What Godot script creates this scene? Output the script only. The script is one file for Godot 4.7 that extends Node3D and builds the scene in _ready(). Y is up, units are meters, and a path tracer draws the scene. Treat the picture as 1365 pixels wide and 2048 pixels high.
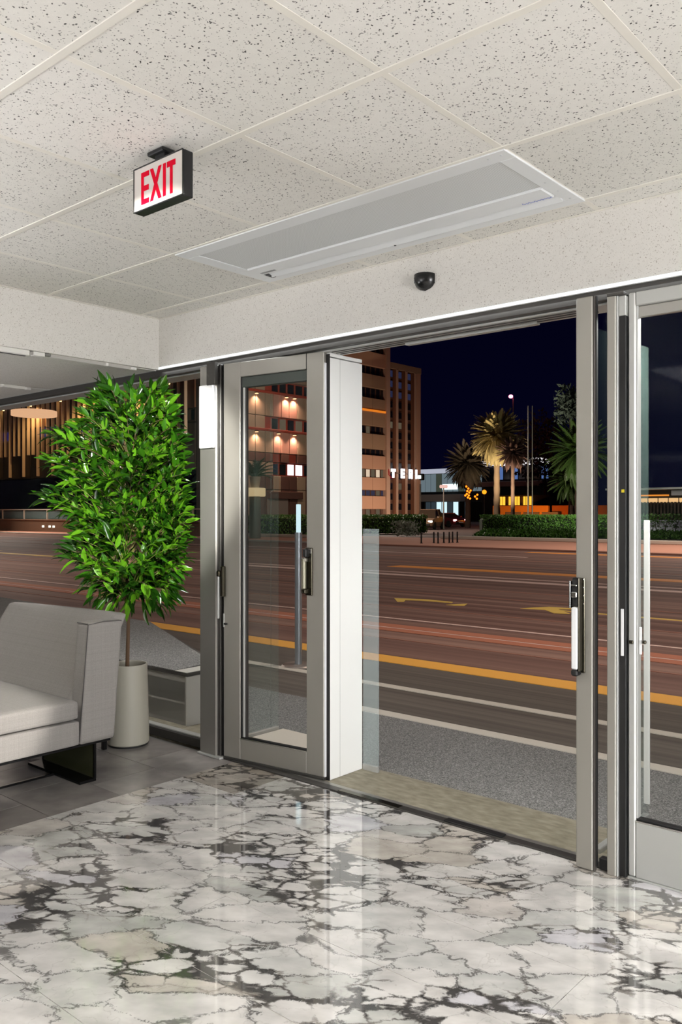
extends Node3D

var mats := {}
var boxes := {}
var rng := RandomNumberGenerator.new()

# ---------------------------------------------------------------- helpers
func mat(key: String, col := Color.WHITE, rough := 0.6, metal := 0.0, spec := 0.5) -> StandardMaterial3D:
	if mats.has(key):
		return mats[key]
	var m := StandardMaterial3D.new()
	m.resource_name = key
	m.albedo_color = col
	m.roughness = rough
	m.metallic = metal
	m.metallic_specular = spec
	mats[key] = m
	return m

func rgb8(r: int, g: int, b: int) -> Color:
	return Color(r / 255.0, g / 255.0, b / 255.0)

func glow(key: String, col: Color, energy: float) -> StandardMaterial3D:
	var m := mat(key, Color(0.04, 0.04, 0.04), 0.6)
	m.emission_enabled = true
	m.emission = col
	m.emission_energy_multiplier = energy
	return m

func pane_mat(key: String, col: Color, alpha: float, spec := 0.3) -> StandardMaterial3D:
	var m := mat(key, Color(col.r, col.g, col.b, alpha), 0.03, 0.0, spec)
	m.transparency = BaseMaterial3D.TRANSPARENCY_ALPHA
	return m

func world_tex(m: StandardMaterial3D, tex: Texture2D, scale: Vector3, offset := Vector3.ZERO) -> void:
	m.albedo_texture = tex
	m.uv1_triplanar = true
	m.uv1_world_triplanar = true
	m.uv1_triplanar_sharpness = 8.0
	m.uv1_scale = scale
	m.uv1_offset = offset

func begin() -> SurfaceTool:
	var st := SurfaceTool.new()
	st.begin(Mesh.PRIMITIVE_TRIANGLES)
	return st

func tri(st: SurfaceTool, a: Vector3, b: Vector3, c: Vector3, n: Vector3) -> void:
	var g := (b - a).cross(c - a)
	if g.length_squared() < 1e-18:
		return
	g = g.normalized()
	if g.dot(n) < 0.0:
		g = -g
		var t := b
		b = c
		c = t
	for v: Vector3 in [a, c, b]:
		st.set_normal(g)
		st.add_vertex(v)

func quad(st: SurfaceTool, a: Vector3, b: Vector3, c: Vector3, d: Vector3, n: Vector3) -> void:
	tri(st, a, b, c, n)
	tri(st, a, c, d, n)

# a box with chamfered edges
func box(st: SurfaceTool, c: Vector3, s: Vector3, bevel := 0.003, basis := Basis()) -> void:
	var h := s * 0.5
	var b := minf(bevel, minf(h.x, minf(h.y, h.z)) * 0.45)
	var t := Transform3D(basis, c)
	if b <= 0.0:
		for ax in 3:
			for sg: float in [-1.0, 1.0]:
				var n := Vector3.ZERO
				n[ax] = sg
				var u := (ax + 1) % 3
				var w := (ax + 2) % 3
				var q := []
				for k: Vector2 in [Vector2(-1, -1), Vector2(1, -1), Vector2(1, 1), Vector2(-1, 1)]:
					var p := Vector3.ZERO
					p[ax] = sg * h[ax]
					p[u] = k.x * h[u]
					p[w] = k.y * h[w]
					q.append(t * p)
				quad(st, q[0], q[1], q[2], q[3], basis * n)
		return
	for ax in 3:
		var u := (ax + 1) % 3
		var w := (ax + 2) % 3
		for sg: float in [-1.0, 1.0]:
			var n := Vector3.ZERO
			n[ax] = sg
			var q := []
			for k: Vector2 in [Vector2(-1, -1), Vector2(1, -1), Vector2(1, 1), Vector2(-1, 1)]:
				var p := Vector3.ZERO
				p[ax] = sg * h[ax]
				p[u] = k.x * (h[u] - b)
				p[w] = k.y * (h[w] - b)
				q.append(t * p)
			quad(st, q[0], q[1], q[2], q[3], basis * n)
		# the four chamfers that run along ax
		for su: float in [-1.0, 1.0]:
			for sw: float in [-1.0, 1.0]:
				var n := Vector3.ZERO
				n[u] = su
				n[w] = sw
				var q := []
				for k: Vector2 in [Vector2(-1, 0), Vector2(1, 0), Vector2(1, 1), Vector2(-1, 1)]:
					var p := Vector3.ZERO
					p[ax] = k.x * (h[ax] - b)
					p[u] = su * (h[u] - (b if k.y > 0.5 else 0.0))
					p[w] = sw * (h[w] - (0.0 if k.y > 0.5 else b))
					q.append(t * p)
				quad(st, q[0], q[1], q[2], q[3], basis * n)
	for sx: float in [-1.0, 1.0]:
		for sy: float in [-1.0, 1.0]:
			for sz: float in [-1.0, 1.0]:
				var k := Vector3(sx, sy, sz)
				tri(st, t * (k * (h - Vector3(0, b, b))), t * (k * (h - Vector3(b, 0, b))), t * (k * (h - Vector3(b, b, 0))), basis * k)

func lathe(st: SurfaceTool, profile: Array, segs := 32, t := Transform3D(), a0 := 0.0, a1 := TAU) -> void:
	for i in profile.size() - 1:
		var p: Vector2 = profile[i]
		var q: Vector2 = profile[i + 1]
		var d := q - p
		var n2 := Vector2(d.y, -d.x).normalized()
		for k in segs:
			var u0 := a0 + (a1 - a0) * k / segs
			var u1 := a0 + (a1 - a0) * (k + 1) / segs
			var e0 := Vector3(cos(u0), 0, sin(u0))
			var e1 := Vector3(cos(u1), 0, sin(u1))
			var vs := [e0 * p.x + Vector3.UP * p.y, e1 * p.x + Vector3.UP * p.y, e1 * q.x + Vector3.UP * q.y, e0 * q.x + Vector3.UP * q.y]
			var ns := [e0 * n2.x + Vector3.UP * n2.y, e1 * n2.x + Vector3.UP * n2.y, e1 * n2.x + Vector3.UP * n2.y, e0 * n2.x + Vector3.UP * n2.y]
			smooth_quad(st, vs, ns, t)

func smooth_quad(st: SurfaceTool, vs: Array, ns: Array, t := Transform3D()) -> void:
	for f: Array in [[0, 1, 2], [0, 2, 3]]:
		var a: Vector3 = t * vs[f[0]]
		var b: Vector3 = t * vs[f[1]]
		var c: Vector3 = t * vs[f[2]]
		var g := (b - a).cross(c - a)
		if g.length_squared() < 1e-18:
			continue
		var nn: Vector3 = t.basis * ns[f[0]]
		var order := [0, 1, 2] if g.dot(nn) < 0.0 else [0, 2, 1]
		for o: int in order:
			st.set_normal((t.basis * ns[f[o]]).normalized())
			st.add_vertex(t * vs[f[o]])

func tube(st: SurfaceTool, pts: Array, radii: Array, segs := 8) -> void:
	var rings := []
	var side := Vector3.ZERO
	for i in pts.size():
		var a: Vector3 = pts[maxi(i - 1, 0)]
		var b: Vector3 = pts[mini(i + 1, pts.size() - 1)]
		var d := (b - a).normalized()
		if side == Vector3.ZERO:
			side = d.cross(Vector3.UP if absf(d.y) < 0.9 else Vector3.RIGHT).normalized()
		side = (side - d * side.dot(d)).normalized()
		var up := side.cross(d)
		var ring := []
		for k in segs:
			ring.append(side * cos(TAU * k / segs) + up * sin(TAU * k / segs))
		rings.append(ring)
	for i in pts.size() - 1:
		for k in segs:
			var k1 := (k + 1) % segs
			smooth_quad(st, [pts[i] + rings[i][k] * radii[i], pts[i] + rings[i][k1] * radii[i], pts[i + 1] + rings[i + 1][k1] * radii[i + 1], pts[i + 1] + rings[i + 1][k] * radii[i + 1]],
				[rings[i][k], rings[i][k1], rings[i + 1][k1], rings[i + 1][k]])
	for e: int in [0, pts.size() - 1]:
		var n: Vector3 = (pts[e] - pts[1 if e == 0 else e - 1]).normalized()
		for k in range(1, segs - 1):
			tri(st, pts[e] + rings[e][0] * radii[e], pts[e] + rings[e][k] * radii[e], pts[e] + rings[e][k + 1] * radii[e], n)

# a flat polygon (x, y) with thickness, from z = 0 to z = depth
func prism(st: SurfaceTool, poly: PackedVector2Array, depth: float, t := Transform3D()) -> void:
	var idx := Geometry2D.triangulate_polygon(poly)
	for i in range(0, idx.size(), 3):
		for z: float in [0.0, depth]:
			var n := t.basis * Vector3(0, 0, 1 if z == depth else -1)
			tri(st, t * Vector3(poly[idx[i]].x, poly[idx[i]].y, z), t * Vector3(poly[idx[i + 1]].x, poly[idx[i + 1]].y, z), t * Vector3(poly[idx[i + 2]].x, poly[idx[i + 2]].y, z), n)
	var ccw := not Geometry2D.is_polygon_clockwise(poly)
	for i in poly.size():
		var a := poly[i]
		var b := poly[(i + 1) % poly.size()]
		var e := b - a
		var n := Vector3(e.y, -e.x, 0) * (1.0 if ccw else -1.0)
		quad(st, t * Vector3(a.x, a.y, 0), t * Vector3(b.x, b.y, 0), t * Vector3(b.x, b.y, depth), t * Vector3(a.x, a.y, depth), t.basis * n)

func add(called: String, mesh: Mesh, m: Material, parent: Node3D, at := Vector3.ZERO, basis := Basis()) -> MeshInstance3D:
	var o := MeshInstance3D.new()
	o.name = called
	o.mesh = mesh
	o.material_override = m
	parent.add_child(o, true)
	o.global_transform = Transform3D(basis, at)
	return o

# a mesh whose vertices are given in the world, re-centred on its own base
func put(called: String, st: SurfaceTool, m: Material, parent: Node3D) -> MeshInstance3D:
	return add(called, st.commit(), m, parent)

func piece(called: String, c: Vector3, s: Vector3, m: Material, parent: Node3D, bevel := 0.003, basis := Basis()) -> MeshInstance3D:
	var key := "%s %s" % [s, bevel]
	if not boxes.has(key):
		var st := begin()
		box(st, Vector3.ZERO, s, bevel)
		boxes[key] = st.commit()
	return add(called, boxes[key], m, parent, c, basis)

# a box given by its two corners
func span(called: String, a: Vector3, b: Vector3, m: Material, parent: Node3D, bevel := 0.003) -> MeshInstance3D:
	return piece(called, (a + b) * 0.5, (b - a).abs(), m, parent, bevel)

func numbered(called: String) -> String:
	var n := called
	var k := 0
	while has_node(n):
		k += 1
		n = "%s_%03d" % [called, k]
	return n

func thing(called: String, label: String, category: String, at: Vector3, group := "") -> Node3D:
	var o := Node3D.new()
	o.name = numbered(called)
	add_child(o)
	o.position = at
	o.set_meta("label", label)
	o.set_meta("category", category)
	if group:
		o.set_meta("group", group)
	return o

func structure(called: String, label: String, at := Vector3.ZERO) -> Node3D:
	var o := Node3D.new()
	o.name = called
	add_child(o)
	o.position = at
	o.set_meta("kind", "structure")
	o.set_meta("label", label)
	return o

func area(called: String, at: Vector3, look: Vector3, size: Vector2, col: Color, energy: float, up := Vector3.UP) -> void:
	var l := AreaLight3D.new()
	l.name = called
	add_child(l, true)
	l.area_size = size
	l.light_color = col
	l.light_energy = energy
	l.area_range = 40.0
	l.area_attenuation = 2.0
	l.shadow_enabled = true
	l.look_at_from_position(at, look, up)

func spot(called: String, at: Vector3, look: Vector3, angle: float, soft: float, size: float, col: Color, energy: float) -> void:
	var l := SpotLight3D.new()
	l.name = called
	add_child(l, true)
	l.spot_angle = angle
	l.spot_angle_attenuation = soft
	l.light_size = size
	l.light_color = col
	l.light_energy = energy
	l.spot_range = 150.0
	l.spot_attenuation = 2.0
	l.shadow_enabled = true
	var up := Vector3.UP if absf((look - at).normalized().y) < 0.98 else Vector3.RIGHT
	l.look_at_from_position(at, look, up)

func omni(called: String, at: Vector3, size: float, col: Color, energy: float) -> void:
	var l := OmniLight3D.new()
	l.name = called
	add_child(l, true)
	l.position = at
	l.light_size = size
	l.light_color = col
	l.light_energy = energy
	l.omni_range = 150.0
	l.omni_attenuation = 2.0
	l.shadow_enabled = true

# ---------------------------------------------------------------- textures
func fleck_texture(n: int, base: Color, count: int, big: float, dark: Color, rnd: int) -> ImageTexture:
	var im := Image.create(n, n, false, Image.FORMAT_RGB8)
	var r := RandomNumberGenerator.new()
	r.seed = rnd
	var fn := FastNoiseLite.new()
	fn.seed = rnd
	fn.frequency = 0.02
	for y in n:
		for x in n:
			var v := r.randf_range(-0.018, 0.018) + fn.get_noise_2d(x, y) * 0.012
			im.set_pixel(x, y, Color(base.r + v, base.g + v, base.b + v))
	for i in count:
		var x := r.randi() % n
		var y := r.randi() % n
		var len := 1.0 + big * pow(r.randf(), 2.5)
		var wide := 0.6 + 0.26 * len * r.randf()
		var ang := r.randf() * PI
		var bend := r.randf_range(-0.5, 0.5)
		var c := base.lerp(dark, r.randf_range(0.45, 1.0))
		var steps := int(ceil(len))
		for s in steps:
			var a := ang + bend * s / len
			var px := x + cos(a) * (s - len * 0.5)
			var py := y + sin(a) * (s - len * 0.5)
			var rad := int(ceil(wide))
			for j in range(-rad, rad + 1):
				for k in range(-rad, rad + 1):
					if j * j + k * k <= wide * wide + 0.2 * r.randf():
						im.set_pixel(posmod(int(px) + k, n), posmod(int(py) + j, n), c)
	im.generate_mipmaps()
	return ImageTexture.create_from_image(im)

func grain_texture(n: int, lo: Color, hi: Color, rnd: int, power := 1.0) -> ImageTexture:
	var im := Image.create(n, n, false, Image.FORMAT_RGB8)
	var r := RandomNumberGenerator.new()
	r.seed = rnd
	for y in n:
		for x in n:
			im.set_pixel(x, y, lo.lerp(hi, pow(r.randf(), power)))
	return ImageTexture.create_from_image(im)

func weave_texture(n: int, base: Color, rnd: int) -> ImageTexture:
	var im := Image.create(n, n, false, Image.FORMAT_RGB8)
	var r := RandomNumberGenerator.new()
	r.seed = rnd
	var cols := PackedFloat32Array()
	var rows := PackedFloat32Array()
	for i in n:
		cols.append(r.randf_range(-0.022, 0.022))
		rows.append(r.randf_range(-0.022, 0.022))
	for y in n:
		for x in n:
			var over := ((x / 2) + (y / 2)) % 2 == 0
			var v := (cols[x] if over else rows[y]) + r.randf_range(-0.03, 0.03) + (0.03 if over else -0.03)
			im.set_pixel(x, y, Color(base.r + v, base.g + v, base.b + v))
	return ImageTexture.create_from_image(im)

func streak_texture(rnd: int, lo: Color, hi: Color) -> ImageTexture:
	# wear and painted light trails: long in x, narrow in y, with grit
	var w := 256
	var h := 1024
	var im := Image.create(w, h, false, Image.FORMAT_RGB8)
	var fn := FastNoiseLite.new()
	fn.seed = rnd
	fn.frequency = 1.0
	fn.fractal_octaves = 4
	var r := RandomNumberGenerator.new()
	r.seed = rnd
	for y in h:
		for x in w:
			var u := TAU * x / w
			var v := 0.5 + 0.75 * fn.get_noise_3d(cos(u) * 0.35, sin(u) * 0.35, y * 0.035) + r.randf_range(-0.07, 0.07)
			im.set_pixel(x, y, lo.lerp(hi, clampf(v, 0.0, 1.0)))
	return ImageTexture.create_from_image(im)

func cell_noise(rnd: int, freq: float, kind: int, warp: float, wfreq: float) -> FastNoiseLite:
	var fn := FastNoiseLite.new()
	fn.seed = rnd
	fn.noise_type = FastNoiseLite.TYPE_CELLULAR
	fn.cellular_distance_function = FastNoiseLite.DISTANCE_EUCLIDEAN
	fn.cellular_return_type = kind
	fn.cellular_jitter = 1.0
	fn.fractal_type = FastNoiseLite.FRACTAL_NONE
	fn.frequency = freq
	fn.domain_warp_enabled = true
	fn.domain_warp_amplitude = warp
	fn.domain_warp_frequency = wfreq
	fn.domain_warp_fractal_type = FastNoiseLite.DOMAIN_WARP_FRACTAL_PROGRESSIVE
	fn.domain_warp_fractal_octaves = 3
	return fn

func simplex(rnd: int, freq: float, oct: int) -> FastNoiseLite:
	var fn := FastNoiseLite.new()
	fn.seed = rnd
	fn.noise_type = FastNoiseLite.TYPE_SIMPLEX_SMOOTH
	fn.frequency = freq
	fn.fractal_octaves = oct
	return fn

const MN := 1600
var marble_bytes: PackedByteArray
# polished breccia marble: pale angular clasts in a net of dark veins
func marble_texture(side: float) -> ImageTexture:
	var edge := cell_noise(11, 3.3, FastNoiseLite.RETURN_DISTANCE2_SUB, 0.30, 1.7)
	var value := cell_noise(11, 3.3, FastNoiseLite.RETURN_CELL_VALUE, 0.30, 1.7)
	var fine := cell_noise(23, 6.8, FastNoiseLite.RETURN_DISTANCE2_SUB, 0.09, 4.0)
	var thick := simplex(5, 1.15, 3)
	var mottle := simplex(8, 4.2, 5)
	var hair := simplex(31, 2.1, 4)
	var out := PackedByteArray()
	out.resize(MN * MN * 3)
	var step := side / MN
	var white := Vector3(226, 223, 216)
	var tints := [white, white, Vector3(222, 220, 213), Vector3(214, 213, 206), Vector3(218, 212, 203), Vector3(213, 211, 212), white, Vector3(199, 199, 191), white, Vector3(208, 201, 189)]
	var vein := Vector3(78, 76, 73)
	var vein2 := Vector3(116, 108, 98)
	var o := 0
	for j in MN:
		var wz := j * step
		for i in MN:
			var wx := i * step
			# stretched along one diagonal of the room
			var u := (wx * 0.84 - wz * 0.54) * 1.16
			var v := (wx * 0.54 + wz * 0.84) * 2.05
			var m := mottle.get_noise_2d(u, v)
			var th := thick.get_noise_2d(u * 0.95, v * 0.62)
			var e := edge.get_noise_2d(u, v) + 1.0
			var f := fine.get_noise_2d(u, v) + 1.0
			var cv := value.get_noise_2d(u, v)
			var c: Vector3 = tints[clampi(int((cv * 0.5 + 0.5) * 9.99), 0, 9)]
			c += Vector3(1.0, 0.99, 0.97) * (m * 30.0 + th * 6.0)
			# main veins: thin almost everywhere, broad and broken where they gather
			var gather := clampf(th * 2.6 + 0.22, 0.0, 1.0)
			var w := 0.052 + 0.045 * clampf(th + 0.3, 0.0, 1.0) + 0.055 * gather * gather
			var ee := e + m * (0.04 + 0.14 * gather)
			var a := clampf(1.35 * (1.0 - ee / w), 0.0, 1.0)
			a *= 0.62 + 0.38 * clampf(th * 2.5 + 0.5, 0.0, 1.0)
			# a finer net beside the heavy veins
			var near := clampf(1.0 - e * 1.5, 0.0, 1.0) * clampf(0.30 + th * 2.2, 0.0, 1.0)
			var b := clampf(1.4 * (1.0 - (f + m * 0.06) / (0.03 + 0.27 * near)), 0.0, 1.0) * clampf(near * 2.2, 0.0, 1.0)
			# faint hairlines inside the clasts
			var hl := clampf(1.0 - absf(hair.get_noise_2d(u * 2.0, v)) / 0.018, 0.0, 1.0) * 0.18
			c = c.lerp(vein2, hl)
			c = c.lerp(vein2.lerp(vein, 0.65 * gather), b * 0.92)
			c = c.lerp(vein, clampf(maxf(a, b * b * 0.8 * gather), 0.0, 0.93))
			out[o] = clampi(int(c.x), 0, 255)
			out[o + 1] = clampi(int(c.y), 0, 255)
			out[o + 2] = clampi(int(c.z), 0, 255)
			o += 3
	return ImageTexture.create_from_image(Image.create_from_data(MN, MN, false, Image.FORMAT_RGB8, out))

func _ready() -> void:
	rng.seed = 7
	# ------------------------------------------------ camera, sky, lights, exposure
	var cam := Camera3D.new()
	cam.name = "camera"
	add_child(cam)
	cam.position = Vector3(0, 1.410, 3.232)
	cam.rotation.y = 0.717
	cam.fov = 62.606
	cam.near = 0.05
	cam.far = 400.0
	cam.current = true
	var env := Environment.new()
	env.background_mode = Environment.BG_SKY
	var sky := Sky.new()
	var sm := ProceduralSkyMaterial.new()
	sm.sky_top_color = rgb8(1, 1, 12)
	sm.sky_horizon_color = rgb8(4, 4, 26)
	sm.sky_curve = 0.3
	sm.ground_bottom_color = rgb8(2, 2, 6)
	sm.ground_horizon_color = rgb8(4, 4, 26)
	sm.sky_energy_multiplier = 1.0
	sky.sky_material = sm
	env.sky = sky
	env.tonemap_mode = Environment.TONE_MAPPER_LINEAR
	env.tonemap_exposure = 0.93
	env.sdfgi_enabled = true
	env.ssao_enabled = true
	env.ssil_enabled = true
	var we := WorldEnvironment.new()
	we.name = "world_environment"
	we.environment = env
	add_child(we)
	var warm := Color(0.975, 0.972, 0.985)
	# recessed panels out of frame: to the right, and behind the camera
	for p: Array in [[Vector3(0.9, 2.60, 0.95), 0.9], [Vector3(0.9, 2.60, 2.85), 2.2], [Vector3(-2.1, 2.60, 4.3), 1.7]]:
		area("ceiling_panel_light", p[0] + Vector3(0, -0.018, 0), p[0] + Vector3(0, -1, 0), Vector2(1.1, 1.1), warm, p[1], Vector3.FORWARD)
	spot("downlight_beam", Vector3(-0.85, 2.585, 2.45), Vector3(-2.15, 0.0, 1.15), 35.0, 0.25, 0.09, Color(1.0, 0.985, 0.96), 2.0)
	spot("plant_beam", Vector3(-1.3, 2.585, 2.35), Vector3(-4.2, 1.60, 0.25), 11.0, 0.35, 0.06, Color(1.0, 0.99, 0.96), 58.0)
	area("header_strip_beam", Vector3(-1.6, 2.286, 0.012), Vector3(-1.6, 0.0, 0.6), Vector2(5.4, 0.012), Color(0.97, 0.99, 1.0), 0.25, Vector3.FORWARD)
	area("added_porch_beam", Vector3(-1.4, 2.284, -0.25), Vector3(-1.5, 0, -0.9), Vector2(1.0, 0.06), Color(1.0, 0.99, 0.98), 5.0, Vector3.FORWARD)  # added strips, hidden behind the header, for reveal, step and platform
	area("added_porch_beam", Vector3(-4.85, 2.284, -0.25), Vector3(-4.95, 0, -0.8), Vector2(0.6, 0.06), Color(1.0, 0.99, 0.98), 3.4, Vector3.FORWARD)
	area("added_uplight_beam", Vector3(1.9, 1.96, 2.0), Vector3(1.9, 3.0, 2.0), Vector2(0.1, 3.2), warm, 3.6, Vector3.RIGHT)  # these upward beams are added, unseen, to brighten the ceiling
	area("added_uplight_beam", Vector3(-2.6, 1.96, 5.0), Vector3(-2.6, 3.0, 5.0), Vector2(3.2, 0.1), warm, 10.5, Vector3.FORWARD)
	area("added_uplight_beam", Vector3(-3.75, 1.90, 3.9), Vector3(-3.75, 3.0, 3.9), Vector2(0.1, 1.8), warm, 17.0, Vector3.RIGHT)
	area("added_wall_panel_beam", Vector3(3.63, 1.45, 1.7), Vector3(0.0, 1.35, 1.3), Vector2(2.4, 1.5), warm, 41.0)  # added glowing panel that lights the sofa arm and white reveal
	spot("seat_beam", Vector3(0.75, 2.585, 1.95), Vector3(-4.2, 0.45, 1.50), 6.4, 0.35, 0.05, Color(1.0, 0.98, 0.95), 60.0)
	area("added_uplight_beam", Vector3(-6.0, 1.52, 2.75), Vector3(-6.0, 3.0, 2.75), Vector2(2.6, 0.1), warm, 12.0, Vector3.FORWARD)
	_street_lights()
	_room()
	_facade()
	_outside()
	_contents()

func _street_lights() -> void:
	var sodium := Color(1.0, 0.93, 0.87)
	for p: Array in LAMPS:
		spot("street_lamp_beam", p[0] + Vector3(0, -0.12, 0), p[0] + Vector3(p[1].x, -9.0, p[1].y), 74.0, 0.8, 0.15, sodium, p[2])
	# beams without fittings, added to brighten the tall building and the palms
	spot("added_flood_beam", Vector3(-60.0, 1.2, -83.0), Vector3(-70.0, 4.0, -85.0), 70.0, 0.9, 0.2, Color(1.0, 0.88, 0.78), 95.0)
	spot("added_flood_beam", Vector3(-60.0, 1.2, -64.0), Vector3(-70.0, 6.0, -66.0), 70.0, 0.9, 0.2, Color(1.0, 0.88, 0.8), 90.0)
	spot("added_flood_beam", Vector3(-31.837, 0.700, -51.263), Vector3(-36.352, 6.980, -57.939), 30.0, 0.8, 0.1, Color(1.0, 0.92, 0.78), 300.0)
	spot("added_flood_beam", Vector3(-21.825, 2.600, -44.070), Vector3(-25.070, 4.702, -49.201), 60.0, 0.9, 0.1, Color(0.98, 1.0, 0.9), 60.0)

# every street lamp: place of the head, which way it throws its light, energy
const LAMPS := [
	[Vector3(-2.0, 8.0, -5.5), Vector2(-3.0, -5.0), 42.0],
	[Vector3(-24.0, 8.0, -4.0), Vector2(4.0, -4.0), 52.0],
	[Vector3(-8.0, 9.0, -29.0), Vector2(-6.0, 3.0), 120.0],
	[Vector3(-55.0, 9.0, -24.0), Vector2(4.0, 3.0), 120.0],
	[Vector3(-41.889, 9.000, -45.155), Vector2(5.0, -1.0), 230.0],  # unseen lamp added to brighten the cars
]

func _room() -> void:
	var HC := 2.621
	# ------------------------------------------------ floor
	var marble := mat("marble", rgb8(238, 238, 240), 0.06, 0.0, 0.75)
	world_tex(marble, marble_texture(4.4), Vector3.ONE / 4.4, Vector3(0.13, 0, 0.2))
	marble.clearcoat_enabled = true
	marble.clearcoat = 0.8
	marble.clearcoat_roughness = 0.03
	var grey_stone: Array[StandardMaterial3D] = []
	for k in 4:
		var m := mat("grey_stone_%d" % k, Color.WHITE, 0.16, 0.0, 0.5)
		var nz := NoiseTexture2D.new()
		nz.width = 256
		nz.height = 256
		nz.seamless = true
		nz.noise = simplex(40 + k, 0.014, 5)
		var gr := Gradient.new()
		var t := 106 + 6 * k
		gr.colors = PackedColorArray([Color8(t, t - 4, t - 7), Color8(t + 26, t + 21, t + 17)])
		nz.color_ramp = gr
		world_tex(m, nz, Vector3.ONE * (1.1 + 0.1 * k), Vector3(0.3 * k, 0, 0.17 * k))
		grey_stone.append(m)
	var shaded_marble := mat("shade_toned_marble", rgb8(168, 164, 160), 0.10, 0.0, 0.5)  # the marble again, darkened to carry the shade near the glass
	world_tex(shaded_marble, marble.albedo_texture, Vector3.ONE / 4.4, Vector3(0.13, 0, 0.2))
	var floor_ := structure("floor", "polished breccia marble floor with grey tiles on the left, partly darkened for shade")
	var grout := mat("grout", rgb8(92, 90, 86), 0.9)
	span("screed", Vector3(-8.2, -0.12, 0.0), Vector3(3.7, -0.0125, 7.2), grout, floor_, 0.0)
	var gap := 0.0022
	var zs: Array[float] = [0.05, 0.41, 0.795, 1.18, 1.565, 1.95, 2.335]
	for r in zs.size() - 1:
		# grey tiles on the left, in a running bond, their tone partly painted shade
		var edge := -3.17 if r == 0 else -3.58
		var x := edge
		var first := 0.41 if r % 2 == 0 else 0.245
		while x > -6.2:
			var w := first if x == edge else 0.41
			span("floor_tile", Vector3(x - w + gap, -0.012, zs[r] + gap), Vector3(x - gap, 0.0, zs[r + 1] - gap), shaded_marble if x - w > -3.62 else grey_stone[rng.randi() % 4], floor_, 0.0)
			x -= w
		# marble slabs to the right of it, cut from one block so that the veins run on
		x = edge
		var slab := 0.82 if r % 2 == 0 else 1.23
		while x < 0.6:
			var w := slab if x == edge else 1.64
			span("floor_slab", Vector3(x + gap * 0.4, -0.012, zs[r] + gap * 0.4), Vector3(x + w - gap * 0.4, 0.0, zs[r + 1] - gap * 0.4), marble, floor_, 0.0)
			x += w
	span("floor_slab", Vector3(-6.2, -0.012, 2.336), Vector3(3.7, 0.0, 7.2), marble, floor_, 0.0)
	span("floor_slab", Vector3(-8.2, -0.012, 0.05), Vector3(-6.33, 0.0, 7.2), grey_stone[0], floor_, 0.0008)
	span("floor_slab", Vector3(1.5, -0.012, 0.05), Vector3(3.7, 0.0, 2.334), marble, floor_, 0.0)

	# ------------------------------------------------ ceiling
	var plaster := mat("plaster", Color.WHITE, 0.92, 0.0, 0.2)
	world_tex(plaster, fleck_texture(512, Color(0.85, 0.838, 0.812), 3800, 1.5, Color(0.56, 0.53, 0.49), 3), Vector3.ONE / 0.62)
	var tile_tex := fleck_texture(1024, Color(0.885, 0.875, 0.85), 7600, 3.7, Color(0.16, 0.155, 0.15), 2)
	var tiles: Array[StandardMaterial3D] = []
	for k in 3:
		var m := mat("mineral_tile_%d" % k, Color(1.0 - 0.012 * k, 1.0 - 0.012 * k, 1.0 - 0.014 * k), 0.95, 0.0, 0.2)
		world_tex(m, tile_tex, Vector3.ONE / 1.18, Vector3(0.31 * k, 0, 0.47 * k))
		tiles.append(m)
	var bar := mat("tee_enamel", rgb8(226, 222, 212), 0.5)
	var ceil_ := structure("ceiling", "suspended ceiling of speckled mineral tiles in a white tee grid")
	span("ceiling_slab", Vector3(-8.2, 2.75, -0.16), Vector3(3.7, 2.95, 7.2), plaster, ceil_, 0.0)
	var xs: Array[float] = []
	for k in range(-4, 6):
		xs.append(-0.855 - 0.585 * k)
	var rows: Array[float] = [0.0, 0.145, 0.768, 1.41, 2.04, 2.67, 3.30]
	for r in rows.size() - 1:
		for k in xs.size() + 1:
			var x1: float = xs[0] + 0.585 if k == 0 else xs[k - 1]
			var x0: float = maxf(xs[k], -4.33) if k < xs.size() else -4.33
			if x1 - x0 < 0.05:
				continue
			if r == 1 and x1 < -1.43 and x0 > -3.21:
				continue   # the air unit takes these three
			span("ceiling_tile", Vector3(x0 + 0.0115, HC, rows[r] + 0.0115), Vector3(x1 - 0.0115, HC + 0.018, rows[r + 1] - 0.0115), tiles[rng.randi() % 3], ceil_, 0.0015)
	for k in range(3, 7):
		span("ceiling_tile", Vector3(-4.33, HC + 0.003, 3.31 + 0.98 * (k - 3)), Vector3(3.7, HC + 0.018, 3.31 + 0.98 * (k - 2)), tiles[0], ceil_, 0.0)
	for r in range(1, rows.size()):
		span("tee_bar", Vector3(-4.33, HC - 0.003, rows[r] - 0.0125), Vector3(3.7, HC + 0.03, rows[r] + 0.0125), bar, ceil_, 0.0008)
	for x in xs:
		if x > -4.33:
			for r in rows.size() - 1:
				if r == 1 and x < -1.5 and x > -3.1:
					continue
				span("tee_bar", Vector3(x - 0.0125, HC - 0.0008, rows[r] + 0.0126), Vector3(x + 0.0125, HC + 0.03, rows[r + 1] - 0.0126), bar, ceil_, 0.0008)
	span("wall_angle", Vector3(-4.33, HC - 0.004, 0.0), Vector3(3.7, HC - 0.001, 0.016), bar, ceil_, 0.0005)
	span("wall_angle", Vector3(-4.33, HC - 0.004, 0.016), Vector3(-4.314, HC - 0.001, 7.2), bar, ceil_, 0.0005)
	# dropped part over the seating
	span("bulkhead", Vector3(-4.55, 2.30, 0.0), Vector3(-4.33, 2.75, 7.2), plaster, ceil_, 0.002)
	span("lower_ceiling", Vector3(-8.2, 2.30, 0.0), Vector3(-4.55, 2.42, 7.2), plaster, ceil_, 0.0)

	# ------------------------------------------------ walls
	var wf := structure("wall_front", "beige speckled bulkhead above the glass front")
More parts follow.
